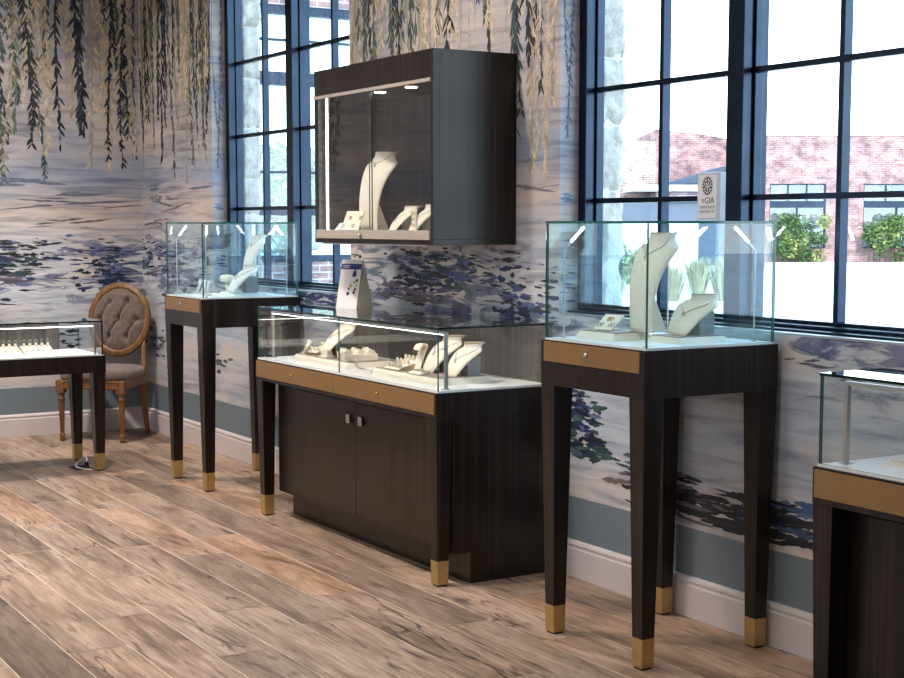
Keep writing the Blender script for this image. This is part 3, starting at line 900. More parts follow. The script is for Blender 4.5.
def bust(label, st, loc, rz=0.0, mat='cream', sc=1.0, prop=True, group=None):
    root = thing('necklace_bust', label, 'jewelry display', loc, rz, group)
    mb = MB(); rings = []
    nt_ = 26; ns = 16
    for i in range(nt_ + 1):
        t = i / nt_
        ring = [surf(st, t, -1 + 2 * j / ns, 0, sc) for j in range(ns + 1)]
        z, yc, w, b = interp(st, t)
        # hollow back: a shallower inner arc
        for j in range(ns, -1, -1):
            s = -1 + 2 * j / ns
            k = 0.55 if t < 0.8 else 0.55 * (1 - (t - 0.8) / 0.2) - 0.6 * (t - 0.8) / 0.2
            ring.append(Vector((w * 0.93 * math.sin(s * PI / 2), yc + 0.004 - b * k * math.cos(s * PI / 2), z)) * sc)
        rings.append(ring)
    mb.loft(rings, mat, True, True)
    mb.build('neck_form', root)
    mb = MB()
    z, yc, w, b = interp(st, 1.0)
    mb.lathe([(0.044 * sc, 0), (0.046 * sc, 0.0015), (0.044 * sc, 0.003)], 'cream_edge', n=24)
    cap = mb.build('neck_cap', root, loc=(0, (yc - 0.005) * sc, z * sc + 0.0002))
    if prop:
        mb = MB()
        if st is LOW_ST:
            mb.box(-0.035 * sc, 0.035 * sc, 0.0, 0.058 * sc, 0.0002, 0.074 * sc, 'grey_prop')
        else:
            rings = [[(-0.02 * sc, 0.0 , 0.0002), (0.02 * sc, 0.0, 0.0002), (0.02 * sc, 0.085 * sc, 0.0002), (-0.02 * sc, 0.085 * sc, 0.0002)],
                     [(-0.02 * sc, 0.0, 0.16 * sc), (0.02 * sc, 0.0, 0.16 * sc), (0.02 * sc, 0.012 * sc, 0.16 * sc), (-0.02 * sc, 0.012 * sc, 0.16 * sc)]]
            mb.loft(rings, mat, True, False)
        mb.build('easel_prop', root)
    return root
def necklace(label, st, loc, rz, t0, t1, sc=1.0, metal='gold', stone='gold', spread=0.75, group=None, drop=0.012):
    root = thing('necklace', label, 'necklace', loc, rz, group)
    pts = []
    n = 26
    for i in range(n + 1):
        s = -1 + 2 * i / n
        t = t1 + (t0 - t1) * abs(s) ** 1.15
        pts.append(surf(st, t, s * spread, 0.0022, sc))
    mb = MB(); mb.tube(pts, 0.0011, metal, 5); mb.build('chain', root)
    c = surf(st, t1 - 0.01, 0, 0.004, sc)
    mb = MB()
    ring = [(c.x + 0.006 * math.cos(a), c.y - 0.001, c.z - 0.006 + 0.008 * math.sin(a)) for a in [2 * PI * k / 12 for k in range(12)]]
    mb.tube(ring, 0.0016, metal, 5, closed=True)
    if stone != metal: mb.lathe([(0.0005, -0.005), (0.005, -0.001), (0.005, 0.002), (0.0005, 0.005)], stone, c=(c.x, c.y - 0.001, c.z - 0.012), n=8)
    mb.build('pendant', root)
    return root

def riser(label, loc, w, d, h, rz=0.0, side='cream', top='greige'):
    root = thing('display_riser', label, 'riser', loc, rz)
    mb = MB(); mb.box(-w / 2, w / 2, -d / 2, d / 2, 0.0003, h - 0.003, side, (0.016, 0.016)); mb.build('slab', root, bevel=0.001)
    mb = MB(); mb.box(-w / 2 + 0.016, w / 2 - 0.016, -d / 2 + 0.016, d / 2 - 0.016, h - 0.0029, h, top); mb.build('top_pad', root)
    return root

def ring_pad(label, loc, rz=0.0, nx=4, ny=3, w=0.11, d=0.10, h0=0.008, h1=0.045, fingers=True, side='cream_edge', group=None, post=0.017):
    """sloped pad with rounded ring fingers"""
    root = thing('ring_display', label, 'jewelry display', loc, rz, group)
    mb = MB(); b = 0
    ring = lambda x: [(x, -d / 2, 0.0003), (x, d / 2, 0.0003), (x, d / 2, h1), (x, -d / 2, h0)]
    mb.loft([ring(-w / 2), ring(w / 2)], side, True, False)
    mb.mi[-1] = mb.mi[-2] = mb.mid(side)
    mb.mi[2] = mb.mid('cream')
    base = mb.build('wedge_pad', root, bevel=0.0015)
    for i in range(nx):
        for j in range(ny):
            x = -w / 2 + w * (i + 0.5) / nx; y = -d / 2 + d * (j + 0.5) / ny
            z = h0 + (h1 - h0) * (j + 0.5) / ny
            if fingers:
                mb = MB(); r = 0.0065
                mt = Matrix.Translation((x, y, z - 0.002)) @ Matrix.Rotation(R(12), 4, 'X')
                mb.lathe([(r, 0), (r, post * 0.6), (r * 0.85, post * 0.85), (r * 0.4, post), (0.0003, post * 1.03)], 'cream', n=10, M4=mt)
                mb.build('finger', root)
            else:
                mb = MB(); mb.box(x - w / nx * 0.40, x + w / nx * 0.40, y - 0.004, y + 0.004, z - 0.002, z + 0.004, 'greige'); mb.build('slot', root)
    return root

ring_proto = {}
def jewel_ring(label, loc, group, metal='gold', r=0.0085, rz=0.0, tilt=80):
    key = (metal, round(r, 4))
    o = bpy.data.objects.new('ring', None)
    if key not in ring_proto:
        mb = MB()
        mb.tube([(r * math.cos(a), 0, r * math.sin(a)) for a in [2 * PI * k / 16 for k in range(16)]], 0.0013, metal, 5, closed=True)
        mb.lathe([(0.0004, -0.002), (0.003, 0.001), (0.0022, 0.003), (0.0004, 0.0032)], 'silver', c=(0, 0, r + 0.001), n=8)
        o = mb.build('ring')
        ring_proto[key] = o
    else:
        bpy.data.objects.remove(o)
        o = ring_proto[key].copy(); col.objects.link(o)
    o.location = loc; o.rotation_euler = (R(-tilt + 90), 0, rz)
    tag(o, label, 'ring', group)
    return o

# ---- right tall case contents
zd = 0.9905 + 0.0061
riser('pale slab riser, the left of two in the tall showcase by the right window', (5.675, -0.375, zd), 0.215, 0.17, 0.026)
riser('pale slab riser, the right of two in the tall showcase by the right window', (5.905, -0.255, zd), 0.165, 0.22, 0.022, 0.0, 'cream', 'greige')
bust('tall curved cream necklace form on the left riser of the tall right showcase', TALL_ST, (5.785, -0.345, zd + 0.0262), 0.0, 'cream', 1.0)
necklace('fine gold chain with hoop pendant on the tall cream form in the right showcase', TALL_ST, (5.785, -0.345, zd + 0.0262), 0.0, 0.88, 0.52, 1.0)
bust('short cream necklace form with grey prop in the tall right showcase', LOW_ST, (5.905, -0.235, zd + 0.0222), -0.05, 'cream', 1.0)
necklace('gold chain with small drop on the short cream form in the tall right showcase', LOW_ST, (5.905, -0.235, zd + 0.0222), -0.05, 0.80, 0.42, 1.0)

def earring_card(label, loc, rz, w=0.09, h=0.09, tilt=60, mat='cream', n=3):
    root = thing('earring_card', label, 'jewelry display', loc, rz)
    mb = MB()
    mt = Matrix.Rotation(R(-(90 - tilt)), 4, 'X')
    mb.box(-w / 2, w / 2, -0.003, 0.003, 0.002, h, mat, None, mt)
    mb.build('card_panel', root, bevel=0.001)
    mb = MB()
    rr = random.Random(int(w * 1000))
    for i in range(n):
        for k in (-1, 1):
            x = (i - (n - 1) / 2) * w * 0.30 + k * 0.007; z = h * (0.5 + 0.18 * ((i % 2) * 2 - 1))
            pts = [mt @ Vector((x + 0.005 * math.cos(a), -0.0042, z + 0.009 * math.sin(a))) for a in [2 * PI * q / 10 for q in range(10)]]
            mb.tube(pts, 0.0012, 'gold' if i % 2 else 'silver', 5, closed=True)
    mb.build('earrings', root)
    mb = MB(); mb.box(-w * 0.2, w * 0.2, 0.004, h * math.cos(R(tilt)) + 0.004, 0.0003, 0.004, mat); mb.build('easel_foot', root)
    return root
earring_card('cream card of earrings leaning on the left riser of the tall right showcase', (5.665, -0.415, zd + 0.0262), 0.12, 0.085, 0.075, 40)

# ---- left tall case contents
zl = 0.9905 + 0.0061
riser('white slab riser in the far tall showcase by the left window', (2.33, -0.27, zl), 0.22, 0.2, 0.018, 0, 'white_pad', 'white_pad')
bust('short white necklace form on the riser of the far tall showcase', LOW_ST, (2.385, -0.285, zl + 0.0182), -0.1, 'white_pad', 1.12)
necklace('gold chain on the short white form in the far tall showcase', LOW_ST, (2.385, -0.285, zl + 0.0182), -0.1, 0.80, 0.42, 1.12)
bust('tall white necklace form behind the short one in the far tall showcase', TALL_ST, (2.245, -0.200, zl + 0.0182), -0.05, 'white_pad', 0.93, False)
necklace('fine gold chain on the tall white form in the far tall showcase', TALL_ST, (2.245, -0.200, zl + 0.0182), -0.15, 0.88, 0.6, 0.93)
def ring_stand(label, loc, rz, h=0.065, group=None, mat='white_pad'):
    root = thing('ring_stand', label, 'jewelry display', loc, rz, group)
    mb = MB()
    mb.box(-0.02, 0.02, -0.02, 0.02, 0.0003, 0.006, mat)
    mb.tube([(0, -0.012, 0.006), (0, 0.006, h * 0.6), (0, 0.02, h)], [0.009, 0.008, 0.006], mat, 10)
    mb.build('slanted_stem', root)
    mb = MB(); mb.tube([(-0.014, 0.020, h), (0.014, 0.020, h)], 0.0075, mat, 10); mb.build('roll_top', root)
    return root
for k, (x, y, d) in enumerate(((2.085, -0.42, 'nearest the left glass'), (2.145, -0.415, 'between its two twins'), (2.235, -0.43, 'nearest the short necklace form'))):
    ring_stand('small white slanted ring stand in the far tall showcase, ' + d, (x, y, zl), 0.25, 0.07)
for k, (x, y) in enumerate(((2.285, -0.47), (2.315, -0.45), (2.345, -0.47))):
    jewel_ring('gold ring standing at the foot of the short white form', (x, y, zl + 0.0106), 'gold rings by the short white form', 'gold', 0.009, 0.4, 90)
root = thing('bracelet_display', 'cream roll bracelet pillow on a stem in the far tall showcase', 'jewelry display', (2.235, -0.315, zl), 0.2)
mb = MB(); mb.box(-0.02, 0.02, -0.02, 0.02, 0.0003, 0.006, 'cream'); mb.lathe([(0.008, 0.006), (0.008, 0.066)], 'cream', n=12); mb.build('stem', root)
mb = MB(); mb.lathe([(0.012, -0.045), (0.020, -0.042), (0.022, 0), (0.020, 0.042), (0.012, 0.045)], 'cream', c=(0, 0, 0.086), n=18, axis='x'); mb.build('roll', root)

# ---- middle case contents
zm = 0.7405 + 0.0071
riser('long cream slab riser, the left of two in the middle showcase', (3.625, -0.335, zm), 0.56, 0.25, 0.028)
riser('long cream slab riser, the right of two in the middle showcase', (4.400, -0.335, zm), 0.55, 0.25, 0.028)
z2 = zm + 0.0282
ring_pad('cream wedge ring pad at the left end of the left riser, middle showcase', (3.45, -0.36, z2), 0.0, 3, 2, 0.10, 0.11, 0.008, 0.045, post=0.02)
ring_stand('small cream slanted ring stand, left end of the left riser, middle showcase', (3.40, -0.41, z2), 0.0, 0.055, None, 'cream')
bust('cream necklace form with arched side, leftmost in the middle showcase', LOW_ST, (3.585, -0.335, z2), -0.25, 'cream', 1.18)
necklace('tiny gold pendant necklace on the leftmost form of the middle showcase', LOW_ST, (3.585, -0.335, z2), -0.25, 0.78, 0.45, 1.18, 'silver', 'gold')
def tray(label, loc, rz, w, d, h, nx, ny, rings=True):
    root = thing('ring_tray', label, 'tray', loc, rz)
    mb = MB(); mb.box(-w / 2, w / 2, -d / 2, d / 2, 0.0003, h, 'cream'); mb.build('tray_box', root, bevel=0.002)
    mb = MB()
    for j in range(ny):
        y = -d / 2 + d * (j + 0.5) / ny
        mb.tube([(-w / 2 + 0.012, y, h + 0.001), (w / 2 - 0.012, y, h + 0.001)], d / ny * 0.36, 'cream', 8)
    mb.build('ring_rolls', root)
    if rings:
        mt = Matrix.Translation(loc) @ Matrix.Rotation(rz, 4, 'Z')
        for i in range(nx):
            for j in range(ny):
                x = -w / 2 + w * (i + 0.5) / nx; y = -d / 2 + d * (j + 0.3) / ny
                c = mt @ Vector((x, y, h + 0.010))
                jewel_ring('small ring standing in the ' + label.split(',')[0], c, 'rings in the ' + label, 'silver' if (i + j) % 3 else 'gold', 0.008, rz, 90)
    return root
tray('square cream ring tray, on the left riser of the middle showcase', (3.785, -0.345, z2), -0.28, 0.17, 0.15, 0.030, 4, 3)
root = thing('bangle_block', 'small cream display block in front of the leftmost form, middle showcase', 'jewelry display', (3.635, -0.420, z2))
mb = MB(); mb.box(-0.035, 0.035, -0.022, 0.022, 0.0003, 0.008, 'cream'); mb.build('foot', root, bevel=0.001)
mb = MB(); mb.box(-0.022, 0.026, -0.014, 0.018, 0.0082, 0.034, 'cream', (0.004, 0.006)); mb.build('block', root, bevel=0.001)

ring_pad('cream pad of ring fingers, left end of the right riser, middle showcase', (4.275, -0.385, z2), 0.0, 4, 3, 0.12, 0.12, 0.006, 0.042, post=0.024)
root = thing('earring_stand', 'cream curled earring stand behind the ring fingers in the middle showcase', 'jewelry display', (4.352, -0.345, z2), 0.1)
mb = MB()
mb.box(-0.02, 0.02, -0.03, 0.02, 0.0003, 0.005, 'cream')
rings = []
for (y, z) in ((-0.022, 0.005), (-0.01, 0.04), (0.004, 0.075), (0.016, 0.100), (0.008, 0.108), (-0.008, 0.106), (-0.018, 0.096), (-0.024, 0.084)):
    rings.append([(-0.022, y - 0.003, z), (0.022, y - 0.003, z), (0.022, y + 0.003, z + 0.002), (-0.022, y + 0.003, z + 0.002)])
mb.loft(rings, 'cream', True, False)
mb.build('curled_plate', root)
for s in (-0.012, 0.012):
    mb = MB(); mb.tube([(s + 0.004 * math.cos(a), -0.030, 0.080 + 0.008 * math.sin(a)) for a in [2 * PI * q / 10 for q in range(10)]], 0.001, 'gold', 5, closed=True); mb.build('earring', root)
bust('cream necklace form, the taller of the two at the right end of the middle showcase', LOW_ST, (4.440, -0.295, z2), -0.05, 'cream', 1.12)
necklace('silver pendant necklace on the taller right-hand form in the middle showcase', LOW_ST, (4.440, -0.295, z2), -0.05, 0.78, 0.42, 1.12, 'silver', 'silver')
bust('cream necklace form, the rightmost in the middle showcase', LOW_ST, (4.612, -0.300, z2), 0.0, 'cream', 1.0)
necklace('necklace with dark blue stones on the rightmost form in the middle showcase', LOW_ST, (4.612, -0.300, z2), 0.0, 0.78, 0.40, 1.0, 'silver', 'navy_ink')
ring_pad('small cream sloped pad at the foot of the right-hand forms in the middle showcase', (4.475, -0.425, z2), 0.0, 3, 1, 0.09, 0.05, 0.006, 0.018, False, 'cream')

for o_ in list(col.objects):
    if o_.name.startswith(('necklace_bust', 'necklace')) and o_.parent is None and o_.location.x in (Vector((4.440, 0, 0)).x, Vector((4.612, 0, 0)).x):
        o_.scale = (0.82, 1.0, 1.0)
# ---- low table case contents: ring trays
za = 0.645 + 0.0061
for k, (yc, lab) in enumerate(((-1.165, 'cream ring tray, the right-hand one in the low table showcase'), (-1.345, 'cream ring tray cut by the left edge of the photo, low table showcase'))):
    t_ = thing('ring_tray', lab, 'tray', (1.375, yc + 0.07, za), PI / 2)
    mb = MB(); ring = lambda x: [(x, -0.07, 0.0003), (x, 0.07, 0.0003), (x, 0.055, 0.045), (x, -0.055, 0.012)]
    mb.loft([ring(-0.083), ring(0.083)], 'cream', True, False); mb.build('sloped_tray', t_, bevel=0.001)
    for i in range(5):
        for j in range(2):
            mb = MB(); x = -0.066 + 0.033 * i; y = -0.03 + 0.055 * j; z = 0.018 + 0.026 * j
            mb.lathe([(0.0075, -0.004), (0.0075, 0.010), (0.005, 0.016), (0.0005, 0.0175)], 'cream', c=(x, y, z), n=10)
            mb.build('finger', t_)
    for i in range(5):
        jewel_ring('small silver ring on a finger of the low table showcase trays', (1.375 - 0.025, yc + 0.07 - 0.066 + 0.033 * i, za + 0.0695), 'silver rings on the low table showcase trays', 'silver', 0.0085, PI / 2, 90)

# ---- right edge case contents
zc = 0.7405 + 0.0071
riser('flat tan display pad inside the showcase at the right edge', (7.02, -0.28, zc), 0.34, 0.22, 0.012, 0.15, 'cream', 'cream')
ring_pad('cream wedge ring pad lying on the tan pad in the right edge showcase', (7.03, -0.27, zc + 0.0122), 0.15, 4, 3, 0.14, 0.12, 0.006, 0.03, True, 'cream')

# ---- wall cabinet contents
zw = 1.2874 + 0.022 + 0.0202
bust('tall curved cream necklace form inside the wall cabinet', TALL_ST, (3.70, -0.235, zw), 0.12, 'cream', 1.13)
necklace('gold chain with a dark red stone on the tall form in the wall cabinet', TALL_ST, (3.70, -0.235, zw), 0.12, 0.88, 0.66, 1.13, 'gold', 'garnet')
bust('short cream necklace form in the middle of the wall cabinet', LOW_ST, (3.975, -0.215, zw), -0.25, 'cream', 0.92)
necklace('silver pendant necklace on the middle short form in the wall cabinet', LOW_ST, (3.975, -0.215, zw), -0.25, 0.78, 0.42, 0.92, 'silver', 'black_ink')
bust('short cream necklace form at the right side of the wall cabinet', LOW_ST, (4.155, -0.215, zw), -0.25, 'cream', 0.96)
necklace('silver necklace on the right-hand short form in the wall cabinet', LOW_ST, (4.155, -0.215, zw), -0.25, 0.78, 0.42, 0.96, 'silver', 'silver')
earring_card('cream card pinned with earrings in the wall cabinet', (3.69, -0.335, zw), 0.05, 0.15, 0.105, 68, 'cream', 4)
earring_card('small white sign card at the left end of the wall cabinet', (3.535, -0.325, zw), -0.1, 0.055, 0.058, 50, 'white_pad', 0)
root = thing('earring_stand', 'narrow cream earring panel at the right end of the wall cabinet', 'jewelry display', (4.245, -0.315, zw), -0.1)
mb = MB(); mb.box(-0.028, 0.028, -0.016, 0.016, 0.0003, 0.012, 'cream'); mb.box(-0.022, 0.022, -0.004, 0.004, 0.012, 0.095, 'cream'); mb.build('panel', root, bevel=0.001)
for zz in (0.035, 0.06, 0.083):
    mb = MB(); 
    for s in (-0.011, 0.011): mb.tube([(s + 0.005 * math.cos(a), -0.006, zz + 0.006 * math.sin(a)) for a in [2 * PI * q / 10 for q in range(10)]], 0.001, 'gold', 5, closed=True)
    mb.build('earrings', root)

# ------------------------------------------------------------------ signs
def text_mesh(name, txt, size, mat, parent, loc, rot=(PI / 2, 0, 0), align='CENTER'):
    cu = bpy.data.curves.new(name, 'FONT'); cu.body = txt; cu.size = size; cu.align_x = align; cu.align_y = 'CENTER'; cu.extrude = 0.0002
    cu.resolution_u = 3
    o = bpy.data.objects.new(name, cu); col.objects.link(o)
    dg = bpy.context.evaluated_depsgraph_get()
    me = bpy.data.meshes.new_from_object(o.evaluated_get(dg))
    bpy.data.objects.remove(o)
    me.materials.clear(); me.materials.append(M[mat])
    q = bpy.data.objects.new(name, me); col.objects.link(q)
    q.parent = parent; q.location = loc; q.rotation_euler = rot
    return q
ZT = 1.3796
root = thing('acrylic_sign', 'clear acrylic sign block with a round diamond emblem on top of the tall right showcase', 'sign', (5.842, -0.125, ZT), 0.0)
mb = MB(); mb.box(-0.056, 0.056, 0.0, 0.024, 0.0003, 0.158, 'acrylic'); mb.build('block', root, bevel=0.002)
mb = MB(); mb.box(-0.049, 0.040, -0.0012, -0.0001, 0.010, 0.150, 'card'); face = mb.build('printed_face', root)
mb = MB(); rr = random.Random(4)
# brilliant-cut emblem: rings of facets around a table
cx, cz, R0 = -0.004, 0.114, 0.025
def fan(r0, r1, n, ph, skip):
    for k in range(n):
        if k % skip: continue
        a0 = 2 * PI * k / n + ph; a1 = 2 * PI * (k + 1) / n + ph; am = (a0 + a1) / 2
        b = len(mb.v)
        mb.v += [(cx + r0 * math.cos(am), -0.0016, cz + r0 * math.sin(am) * 1.2), (cx + r1 * math.cos(a0), -0.0016, cz + r1 * math.sin(a0) * 1.2), (cx + r1 * math.cos(a1), -0.0016, cz + r1 * math.sin(a1) * 1.2)]
        mb.face((b, b + 1, b + 2), 'black_ink')
fan(0.016, R0, 14, 0, 1); fan(0.021, 0.012, 7, 0.2, 1); fan(0.002, 0.011, 10, 0.1, 2)
mb.build('diamond_emblem', face)
mb = MB(); mb.tube([(-0.026 + 0.0045 * math.cos(a), -0.0015, 0.066 + 0.0065 * math.sin(a)) for a in [2 * PI * q / 14 for q in range(14)]], 0.0009, 'brass', 4, closed=True)
mb.tube([(-0.026, -0.0015, 0.061), (-0.026, -0.0015, 0.071)], 0.0008, 'brass', 4)
mb.build('seal_emblem', face)
text_mesh('lettering', 'GIA', 0.029, 'black_ink', face, (0.006, -0.0014, 0.066))
text_mesh('lettering', 'DIAMONDS', 0.0145, 'grey_ink', face, (-0.004, -0.0014, 0.045))
text_mesh('lettering', 'GRADED BY', 0.0145, 'grey_ink', face, (-0.004, -0.0014, 0.031))

# folded brochure / calendar card on the middle case
ZM = 0.9864
root = thing('tent_card', 'white tent card with a navy band and gem pictures on top of the middle showcase', 'sign', (3.525, -0.22, ZM), 0.32)
W_, H_ = 0.13, 0.222
mb = MB()
lean = 0.045
mb.loft([[(x, -0.06, 0.0003), (x, -0.058, 0.0003), (x, -0.06 + lean + 0.002, H_), (x, -0.06 + lean, H_)] for x in (-W_ / 2, W_ / 2)], 'card', True, False)
fp = mb.build('front_panel', root)
mb = MB()
mb.loft([[(x, 0.050, 0.0003), (x, 0.052, 0.0003), (x, -0.06 + lean + 0.0045, H_), (x, -0.06 + lean + 0.0025, H_)] for x in (-W_ / 2, W_ / 2)], 'card_grey', True, False)
mb.build('back_panel', root)
sl = math.atan2(lean, H_)
def on_card(x, z, off=0.0004): return (x, -0.06 + lean * z / H_ - off, z)
mb = MB(); b = 0
mb.v += [on_card(-W_ / 2, 0.178), on_card(W_ / 2, 0.178), on_card(W_ / 2, 0.203), on_card(-W_ / 2, 0.203)]; mb.face((0, 1, 2, 3), 'navy_ink'); mb.build('navy_band', fp)
mb = MB()
def disc(mb, x, z, r, mat, n=12):
    r *= 1.25
    b = len(mb.v); mb.v += [on_card(x + r * math.cos(2 * PI * k / n), z + r * math.sin(2 * PI * k / n), 0.0006) for k in range(n)]
    mb.face(range(b, b + n), mat)
# blue gem drop
b = len(mb.v); mb.v += [on_card(0.018, 0.168, 0.0007), on_card(0.012, 0.152, 0.0007), on_card(0.018, 0.144, 0.0007), on_card(0.034, 0.144, 0.0007), on_card(0.040, 0.156, 0.0007), on_card(0.032, 0.176, 0.0007), on_card(0.029, 0.192, 0.0007), on_card(0.025, 0.176, 0.0007)]
mb.face(range(b, b + 8), 'navy_ink')
for x, z, r, mt_ in ((0.046, 0.128, 0.006, 'black_ink'), (0.030, 0.120, 0.005, 'grey_ink'), (0.047, 0.105, 0.005, 'brass'), (0.010, 0.104, 0.006, 'gold'), (0.041, 0.088, 0.0055, 'garnet'), (0.002, 0.090, 0.005, 'bark'), (0.036, 0.074, 0.006, 'garnet'), (-0.001, 0.068, 0.0075, 'navy_ink')):
    disc(mb, x, z, r, mt_)
mb.build('gem_pictures', fp)
tilt = PI / 2 - 0.0
mb = MB()
for z_, a_, b_ in ((0.1945, -0.052, -0.006), (0.1865, -0.052, -0.014)):   # two tiny lines of print, too small to read in the photo
    i_ = len(mb.v); mb.v += [on_card(a_, z_ - 0.0016, 0.0008), on_card(b_, z_ - 0.0016, 0.0008), on_card(b_, z_ + 0.0016, 0.0008), on_card(a_, z_ + 0.0016, 0.0008)]
    mb.face((i_, i_ + 1, i_ + 2, i_ + 3), 'card')
mb.build('print_lines', fp)

# ------------------------------------------------------------------ chair
def oval_chair():
    root = thing('side_chair', 'oval-back side chair with golden carved wood and tufted taupe upholstery in the room corner', 'chair', (0.350, -0.392, 0), R(47))
    SW, SD = 0.226, 0.212
    # seat cushion with crowned top
    mb = MB(); n = 14; grid = []
    def outline(u):  # trapezoid with rounded corners, front wider
        return u
    prof_ = [(0.96, 0.388), (1.0, 0.400), (1.01, 0.425), (0.985, 0.447), (0.93, 0.458), (0.75, 0.466), (0.45, 0.471), (0.001, 0.473)]
    rings = []
    for k, z in prof_:
        ring = []
        for i in range(32):
            a = 2 * PI * i / 32
            e = 0.28
            cx_ = math.copysign(abs(math.cos(a)) ** e, math.cos(a)); cy_ = math.copysign(abs(math.sin(a)) ** e, math.sin(a))
            wx = SW * (1.0 - 0.10 * (cy_ * 0.5 + 0.5))
            bow = -0.012 * (1 - cx_ ** 2) if cy_ < 0 else 0
            ring.append((cx_ * wx * k, cy_ * SD * k + bow * k, z))
        rings.append(ring)
    mb.loft(rings, 'taupe', True, True); mb.build('seat_cushion', root)
    # seat rail
    mb = MB()
    for z0, z1, s in ((0.335, 0.392, 1.0), (0.340, 0.350, 1.02), (0.378, 0.388, 1.02)):
        c = [(-SW * s, -SD * s), (SW * s, -SD * s), (SW * 0.9 * s, SD * s), (-SW * 0.9 * s, SD * s)]
        mb.loft([[(x, y, z) for x, y in c] for z in (z0, z1)], 'oak', True, False)
    mb.build('seat_rail', root, bevel=0.003)
    # turned, fluted front legs
    for sx in (-1, 1):
        mb = MB()
        prof_ = [(0.012, 0.0), (0.016, 0.006), (0.019, 0.020), (0.015, 0.034), (0.019, 0.044), (0.014, 0.052)]
        mb.lathe(prof_, 'oak', c=(sx * (SW - 0.022), -SD + 0.022, 0.0003), n=16)
        rings = []
        for z, r in ((0.052, 0.0135), (0.15, 0.0165), (0.262, 0.0205)):
            rings.append([(sx * (SW - 0.022) + (r + (0.0 if q % 2 else -0.0028)) * math.cos(2 * PI * q / 24), -SD + 0.022 + (r + (0.0 if q % 2 else -0.0028)) * math.sin(2 * PI * q / 24), z) for q in range(24)])
        mb.loft(rings, 'oak', True, False)
        mb.lathe([(0.021, 0.262), (0.025, 0.270), (0.021, 0.280), (0.016, 0.290), (0.024, 0.305), (0.022, 0.312)], 'oak', c=(sx * (SW - 0.022), -SD + 0.022, 0), n=16)
        mb.box(sx * (SW - 0.022) - 0.026, sx * (SW - 0.022) + 0.026, -SD - 0.004, -SD + 0.048, 0.312, 0.380, 'oak')
        mb.build('front_leg', root)
        mb = MB()
        xb = sx * (SW * 0.9 - 0.022)
        rings = []
        for z, y, s in ((0.0003, SD + 0.045, 0.012), (0.10, SD + 0.018, 0.014), (0.25, SD - 0.012, 0.018), (0.385, SD - 0.018, 0.020)):
            rings.append([(xb + a * s, y + b_ * s, z) for a, b_ in ((-1, -1), (1, -1), (1, 1), (-1, 1))])
        mb.loft(rings, 'oak', True, True); mb.build('back_leg', root, bevel=0.003)
    # back: tilted oval
    zc_, rx, rz_ = 0.752, 0.192, 0.218
    tilt_ = R(9)
    Mt = Matrix.Translation((0, SD - 0.012, 0.42)) @ Matrix.Rotation(-tilt_, 4, 'X') @ Matrix.Translation((0, 0, zc_ - 0.42))
    mb = MB(); rings = []
    nn = 56
    secs = [(0.026, -0.010), (0.020, -0.020), (0.008, -0.017), (0.002, -0.023), (-0.008, -0.022), (-0.020, -0.012), (-0.024, 0.0), (-0.020, 0.016), (0.020, 0.016), (0.026, 0.004)]
    for i in range(nn):
        a = 2 * PI * i / nn
        ring = []
        for dr, dy in secs:
            ring.append(Mt @ Vector(((rx + dr) * math.cos(a), dy, (rz_ + dr) * math.sin(a))))
        rings.append(ring)
    rings.append(rings[0])
    mb.loft(rings, 'oak', False, True); mb.build('oval_frame', root)
    # stiles from frame to seat
    for sx in (-1, 1):
        mb = MB()
        a0 = Mt @ Vector((sx * 0.165, 0.0, -0.165)); 
        rings = []
        top = Mt @ Vector((sx * 0.172, 0.002, -0.120))
        for p_, s in ((Vector((sx * (SW * 0.9 - 0.022), SD - 0.016, 0.372)), 0.019), (Vector((sx * 0.184, SD - 0.004, 0.47)), 0.014), (top, 0.012)):
            rings.append([(p_.x + a * s, p_.y + b_ * s * 0.9, p_.z) for a, b_ in ((-1, -1), (1, -1), (1, 1), (-1, 1))])
        mb.loft(rings, 'oak', True, True); mb.build('back_stile', root, bevel=0.002)
    # tufted pad
    btn = []
    for j, zz in enumerate((0.115, 0.0, -0.115)):
        xs = (-0.062, 0.062) if j % 2 == 0 else (-0.125, 0.0, 0.125)
        btn += [(x, zz) for x in xs]
    segs = []
    for i, a in enumerate(btn):
        for b_ in btn[i + 1:]:
            dd = math.hypot(a[0] - b_[0], a[1] - b_[1])
            if 0.09 < dd < 0.15 and abs(a[1] - b_[1]) > 0.05: segs.append((a, b_))
    for bx, bz in btn:      # pleats running out to the frame
        if abs(bz) > 0.1: segs.append(((bx, bz), (bx * 1.5, bz * 1.9)))
        elif abs(bx) > 0.1: segs.append(((bx, bz), (bx * 1.8, bz)))
    def dseg(x, z, s):
        (ax, az), (bx, bz) = s
        t = max(0, min(1, ((x - ax) * (bx - ax) + (z - az) * (bz - az)) / ((bx - ax) ** 2 + (bz - az) ** 2)))
        return math.hypot(x - ax - t * (bx - ax), z - az - t * (bz - az))
    mb = MB(); nr, na = 30, 84
    def hgt(x, z):
        q = (x / rx) ** 2 + (z / rz_) ** 2
        h = 0.040 * (1 - q ** 2.2)
        db = min(math.hypot(x - a, z - c) for a, c in btn)
        h -= 0.026 * math.exp(-(db / 0.020) ** 2)
        ds = min(dseg(x, z, s) for s in segs)
        h -= 0.016 * math.exp(-(ds / 0.009) ** 2) * max(0.0, 1 - q ** 3)
        return h
    rings = []
    for i in range(nr, -1, -1):
        k = max(i / nr, 0.002)
        rings.append([Mt @ Vector((rx * 0.985 * k * math.cos(2 * PI * j / na), -0.004 - hgt(rx * 0.985 * k * math.cos(2 * PI * j / na), rz_ * 0.985 * k * math.sin(2 * PI * j / na)), rz_ * 0.985 * k * math.sin(2 * PI * j / na))) for j in range(na)])
